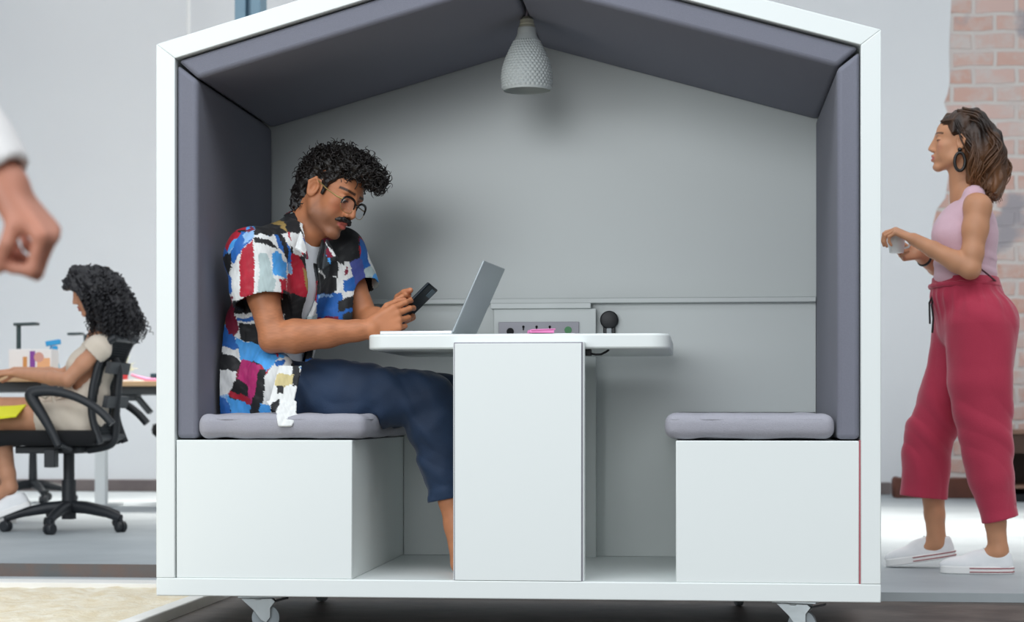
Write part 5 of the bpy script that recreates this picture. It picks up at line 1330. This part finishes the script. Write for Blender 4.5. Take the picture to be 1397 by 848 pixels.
# office chair
cc = P(94, 716, YL); cc = V3(cc[0], YL, 0)
oc = thing('office_chair', 'black mesh-back office chair with armrests under the curly-haired woman', 'office chair', cc)
star_base(None, cc, .31, True, .4, M_chair, oc, math.radians(200))
MB().tube([cc + V3(0, 0, .06), cc + V3(0, 0, .26)], .036, 20).tube([cc + V3(0, 0, .26), cc + V3(0, 0, .40)], .028, 20).build('gas_column', M_chair, oc)
zs0, zs1 = P(80, 611, YL)[2], P(80, 586, YL)[2]
xs0, xs1 = P(2, 600, YL)[0], P(150, 600, YL)[0]
v = Vol((xs0, YL - .27, zs0), (xs1, YL + .27, zs1), .006); v.rbox(((xs0 + xs1) / 2, YL, (zs0 + zs1) / 2 + .008), ((xs1 - xs0) / 2, .25, (zs1 - zs0) / 2 - .008), rad=.034, k=0); v.ell((xs0 + .02, YL, zs0 + .03), (.06, .23, .028), None, .02)
V, F = v.mesh(1); link_mesh('seat', V, F, M_seat, oc)
MB().box((xs0 + .12, YL - .13, zs0 - .025), (xs1 - .12, YL + .13, zs0 + .012)).build('seat_mechanism', M_chair, oc, (.006, 2))
q = P(70, 625, 3.80); MB().obox(q, [V3(1, 0, 0), V3(0, 1, 0), V3(0, 0, 1)], (.028, .03, .045)).tube([q + V3(0, 0, .03), q + V3(0.05, .15, .05)], .01, 8).build('tension_knob', M_chair, oc, (.006, 2))
bp_ = [P(154, 604, YL), P(143, 575, YL), P(140, 545, YL), P(145, 515, YL), P(153, 488, YL), P(164, 464, YL), P(172, 462, YL)]
def smooth_path(pts, n=24):
    pts = np.array(pts); k = np.linspace(0, 1, len(pts)); t = np.linspace(0, 1, n); p = np.stack([np.interp(t, k, pts[:, j]) for j in range(3)], 1)
    for _ in range(4): p[1:-1] = .5 * p[1:-1] + .25 * (p[:-2] + p[2:])
    return p
sp_ = smooth_path(bp_)
mb = MB(); wd = lambda t: .20 - .03 * t
for sg in (-1, 1): mb.tube([p + V3(0, sg * wd(i / 23), 0) for i, p in enumerate(sp_)], .019, 10)
for i in (1, 22): mb.tube([sp_[i] + V3(0, y, 0) for y in np.linspace(-wd(i / 23), wd(i / 23), 8)], .018, 10)
mb.build('backrest_frame', M_chair, oc)
mb = MB(); M_mesh = mat('black_mesh_fabric', '#2a2f33', .8)
for j in range(31):
    y = -.19 + .38 * j / 30; mb.tube([p + V3(.004, y * wd(i / 23) / .20, 0) for i, p in enumerate(sp_)][1:23], .0022, 4, cap=False)
for i in np.linspace(1, 22, 40):
    a = int(i); f = i - a; p = lerp(sp_[a], sp_[min(a + 1, 23)], f); mb.tube([p + V3(.004, y, 0) for y in (-wd(i / 23), wd(i / 23))], .0022, 4, cap=False)
mb.build('backrest_mesh', M_mesh, oc, label='open black mesh')
s_in = smooth_path([P(120, 612, YL), P(158, 606, YL), P(157, 570, YL), P(160, 535, YL), P(163, 505, YL), P(156, 490, YL)])
MB().tube(s_in, [.026] * 6 + [.022] * 18, 10).obox(P(158, 548, YL), [V3(.2, 0, 1), V3(0, 1, 0), V3(1, 0, -.2)], (.03, .17, .012)).obox(P(161, 502, YL), [V3(.2, 0, 1), V3(0, 1, 0), V3(1, 0, -.2)], (.03, .16, .012)).build('back_support', M_chair, oc)
for sg, Y_ in ((-1, YL - .29), (1, YL + .29)):
    dz = V3(0, Y_ - 3.71, 0)
    g = lambda u, v_: P(u, v_, 3.71) + dz
    pts = smooth_path([g(80, 608), g(72, 590), g(56, 562), g(40, 540), g(44, 533), g(76, 532), g(112, 543), g(140, 562), g(153, 578)], 30)
    mb = MB(); mb.tube(pts, [.020 + .012 * math.exp(-((i - 12) / 6) ** 2) for i in range(30)], 10); mb.tube([g(80, 606), g(84, 612) - V3(0, sg * .12, 0)], .018, 8)
    mb.build('armrest', M_chair, oc)

# ------------------------------------------------------------------ the passer-by near the camera, only a hand in view
YP = -3.0
wp = P(6, 252, YP); Xp = nrm(V3(.66, .05, -.75)); 
fp = Xp * -1
elp = wp + V3(-.17, .02, .19); shp = elp + V3(-.13, .02, .27)
bx_ = shp + V3(-.19, 0, .02); ZP = (ZG if bx_[0] > KX else -.058) + .0005
pp_ = person('person passing close by, only a curled hand and pale cuff in view', (bx_[0], YP, 0))
v = Vol((bx_[0] - .36, YP - .30, 0), (P(90, 300, YP)[0], YP + .32, 1.85), .0045)
tp = hand(v, wp, Xp, V3(-.75, .10, -.66), V3(0, -1, .15), [(58, 80, 45), (62, 86, 45), (66, 88, 46), (68, 88, 46)], .15, ((.55, .25, .80), (.30, -.15, .95), (-.15, -.35, .90)), .98)
v.chain([wp, lerp(wp, elp, .5), elp, shp], [.029, .036, .040, .048], .015)
hd_ = Head(bx_ + V3(0, 0, .33 - .0), frame(0, 0, 0), 1.0); hd_.o[2] = min(shp[2] + .25, 1.68)
hd_.add(v); v.cap(hd_.T(-.02, 0, -.05), bx_ + V3(0, 0, .04), .055, .06, .02); v.cap(bx_ + V3(0, -.16, 0), bx_ + V3(0, .16, 0), .06, .06, .04)
v.cap(bx_, V3(bx_[0], YP, .92), .13, .12, .05)
for sg in (-1, 1): v.chain([V3(bx_[0], YP + sg * .10, .90), V3(bx_[0] + .02, YP + sg * .10, .48), V3(bx_[0] - .01, YP + sg * .10, .06 + ZG), V3(bx_[0] + .13, YP + sg * .10, .03 + ZG)], [.09, .055, .04, .03], .02)
V, F = v.mesh(1); col = np.tile(lin('#c98a72'), (len(V), 1)).astype(float); col *= (1 + .06 * waves(V, 18, 161))[:, None]
for t_ in tp: m = np.exp(-((V - t_) ** 2).sum(1) / .014 ** 2); col = col * (1 - .4 * m[:, None]) + lin('#d68070') * .4 * m[:, None]
hd_.paint(V, col, '#c98a72', '#b0625c', '#2b1a14')
link_mesh('body', V, F, skin_mat('rosy_skin'), pp_, cols=np.clip(col, 0, 1))
M_pale = mat('pale_shirt_cotton', '#eceae8', .85, bump=(200, .1))
v = Vol((bx_[0] - .40, YP - .34, .80), (wp[0] + .1, YP + .36, shp[2] + .16), .006)
v.chain([lerp(wp, elp, .02), lerp(wp, elp, .5), elp, shp], [.046, .054, .060, .070], .02); v.cap(bx_, V3(bx_[0], YP, .90), .155, .16, .03); v.cap(bx_ + V3(0, -.16, 0), bx_ + V3(0, .16, 0), .075, .075, .04)
v.warp(lambda p: .004 * waves(p, 7, 163), .02); v.shell(.014); v.plane(wp + nrm(elp - wp) * .006, -nrm(elp - wp), 0, (wp - .16, wp + .12)); v.cap(bx_ + V3(0, 0, .03), bx_ + V3(0, 0, .2), .075, .08, 0, None, 'sub'); v.plane((0, 0, .86), V3(0, 0, -1))
V, F = v.mesh(1); link_mesh('shirt', V, F, M_pale, pp_, label='pale long-sleeved shirt')
v = Vol((bx_[0] - .3, YP - .3, .05), (bx_[0] + .3, YP + .3, 1.0), .007); v.cap(V3(bx_[0], YP - .05, .93), V3(bx_[0], YP + .05, .93), .145, .145, 0)
for sg in (-1, 1): v.chain([V3(bx_[0], YP + sg * .10, .88), V3(bx_[0] + .02, YP + sg * .10, .48), V3(bx_[0] - .01, YP + sg * .10, .09)], [.115, .085, .07], .02)
v.plane((0, 0, .08), V3(0, 0, -1)); V, F = v.mesh(1); link_mesh('trousers', V, F, M_trouser, pp_)
for sg in (-1, 1): sneaker(pp_, V3(bx_[0] - .07, YP + sg * .10, ZP), V3(1, 0, 0), V3(0, 0, 1), .27, False)
v = Vol(hd_.o - .16, hd_.o + .18, .006); v.ell(hd_.T(-.02, 0, .05), (.105, .083, .09), hd_.R, 0); v.ell(hd_.T(.105, 0, -.01), (.09, .12, .088), hd_.R, .01, 'sub'); v.ell(hd_.T(.02, 0, -.08), (.08, .12, .09), hd_.R, .01, 'sub')
V, F = v.mesh(1); link_mesh('hair', V, F, M_hair1, pp_)
# ================================================================== camera, light
cam = bpy.data.cameras.new('camera'); co = bpy.data.objects.new('camera', cam); COL.objects.link(co)
cam.sensor_width = 36; cam.sensor_fit = 'HORIZONTAL'; cam.lens = FPX / 1397 * 36
cam.shift_y = (563 - 424) / 1397; cam.clip_start = .05; cam.clip_end = 200
co.location = (0, -DCAM, HCAM); co.rotation_euler = (math.radians(90), 0, TH)
cam.dof.use_dof = True; cam.dof.focus_distance = 5.45; cam.dof.aperture_fstop = 4.6
SC.camera = co

w = bpy.data.worlds.new('world'); SC.world = w; w.use_nodes = True
nt = w.node_tree; bg = nt.nodes['Background']
tc = nt.nodes.new('ShaderNodeTexCoord'); sx = nt.nodes.new('ShaderNodeSeparateXYZ'); cr = nt.nodes.new('ShaderNodeValToRGB')
nt.links.new(tc.outputs['Generated'], sx.inputs['Vector']); mr = nt.nodes.new('ShaderNodeMapRange'); mr.inputs['From Min'].default_value = -1; mr.inputs['From Max'].default_value = 1
nt.links.new(sx.outputs['Z'], mr.inputs['Value']); nt.links.new(mr.outputs['Result'], cr.inputs['Fac'])
cr.color_ramp.elements[0].position = .45; cr.color_ramp.elements[0].color = (.10, .105, .11, 1)
cr.color_ramp.elements[1].position = .85; cr.color_ramp.elements[1].color = (1.0, 1.05, 1.10, 1)
e = cr.color_ramp.elements.new(.58); e.color = (.30, .315, .335, 1)
nt.links.new(cr.outputs['Color'], bg.inputs['Color']); bg.inputs['Strength'].default_value = .76

def area(name, loc, target, size, power, col='#ffffff', spread=180):
    l = bpy.data.lights.new(name, 'AREA'); l.shape = 'RECTANGLE'; l.size, l.size_y = size; l.energy = power; l.color = lin(col); l.spread = math.radians(spread)
    o = bpy.data.objects.new(name, l); COL.objects.link(o); o.location = loc
    d = Vector(target) - Vector(loc); o.rotation_euler = d.to_track_quat('-Z', 'Y').to_euler(); return o
# added key lamp, tall window of the hall behind the camera, and the skylight over the rear aisle
area('key_light', (-.6, -3.2, 5.6), (-.5, -.1, .7), (9, 2.6), 240, '#f4f9ff')  # unseen lamp added overhead to brighten the pod front, not a window
area('hall_window', (-4.2, -12.0, 3.0), (-.5, .5, .9), (9.5, 4.2), 740, '#f6fbff')
area('skylight', (1.0, 6.0, 5.6), (.6, 5.1, 0), (13, 1.6), 260, '#fffaf2', 50)

SC.view_settings.view_transform = 'Standard'; SC.view_settings.look = 'None'
SC.view_settings.gamma = 1.0; SC.view_settings.use_curve_mapping = False; SC.view_settings.exposure = 0.0
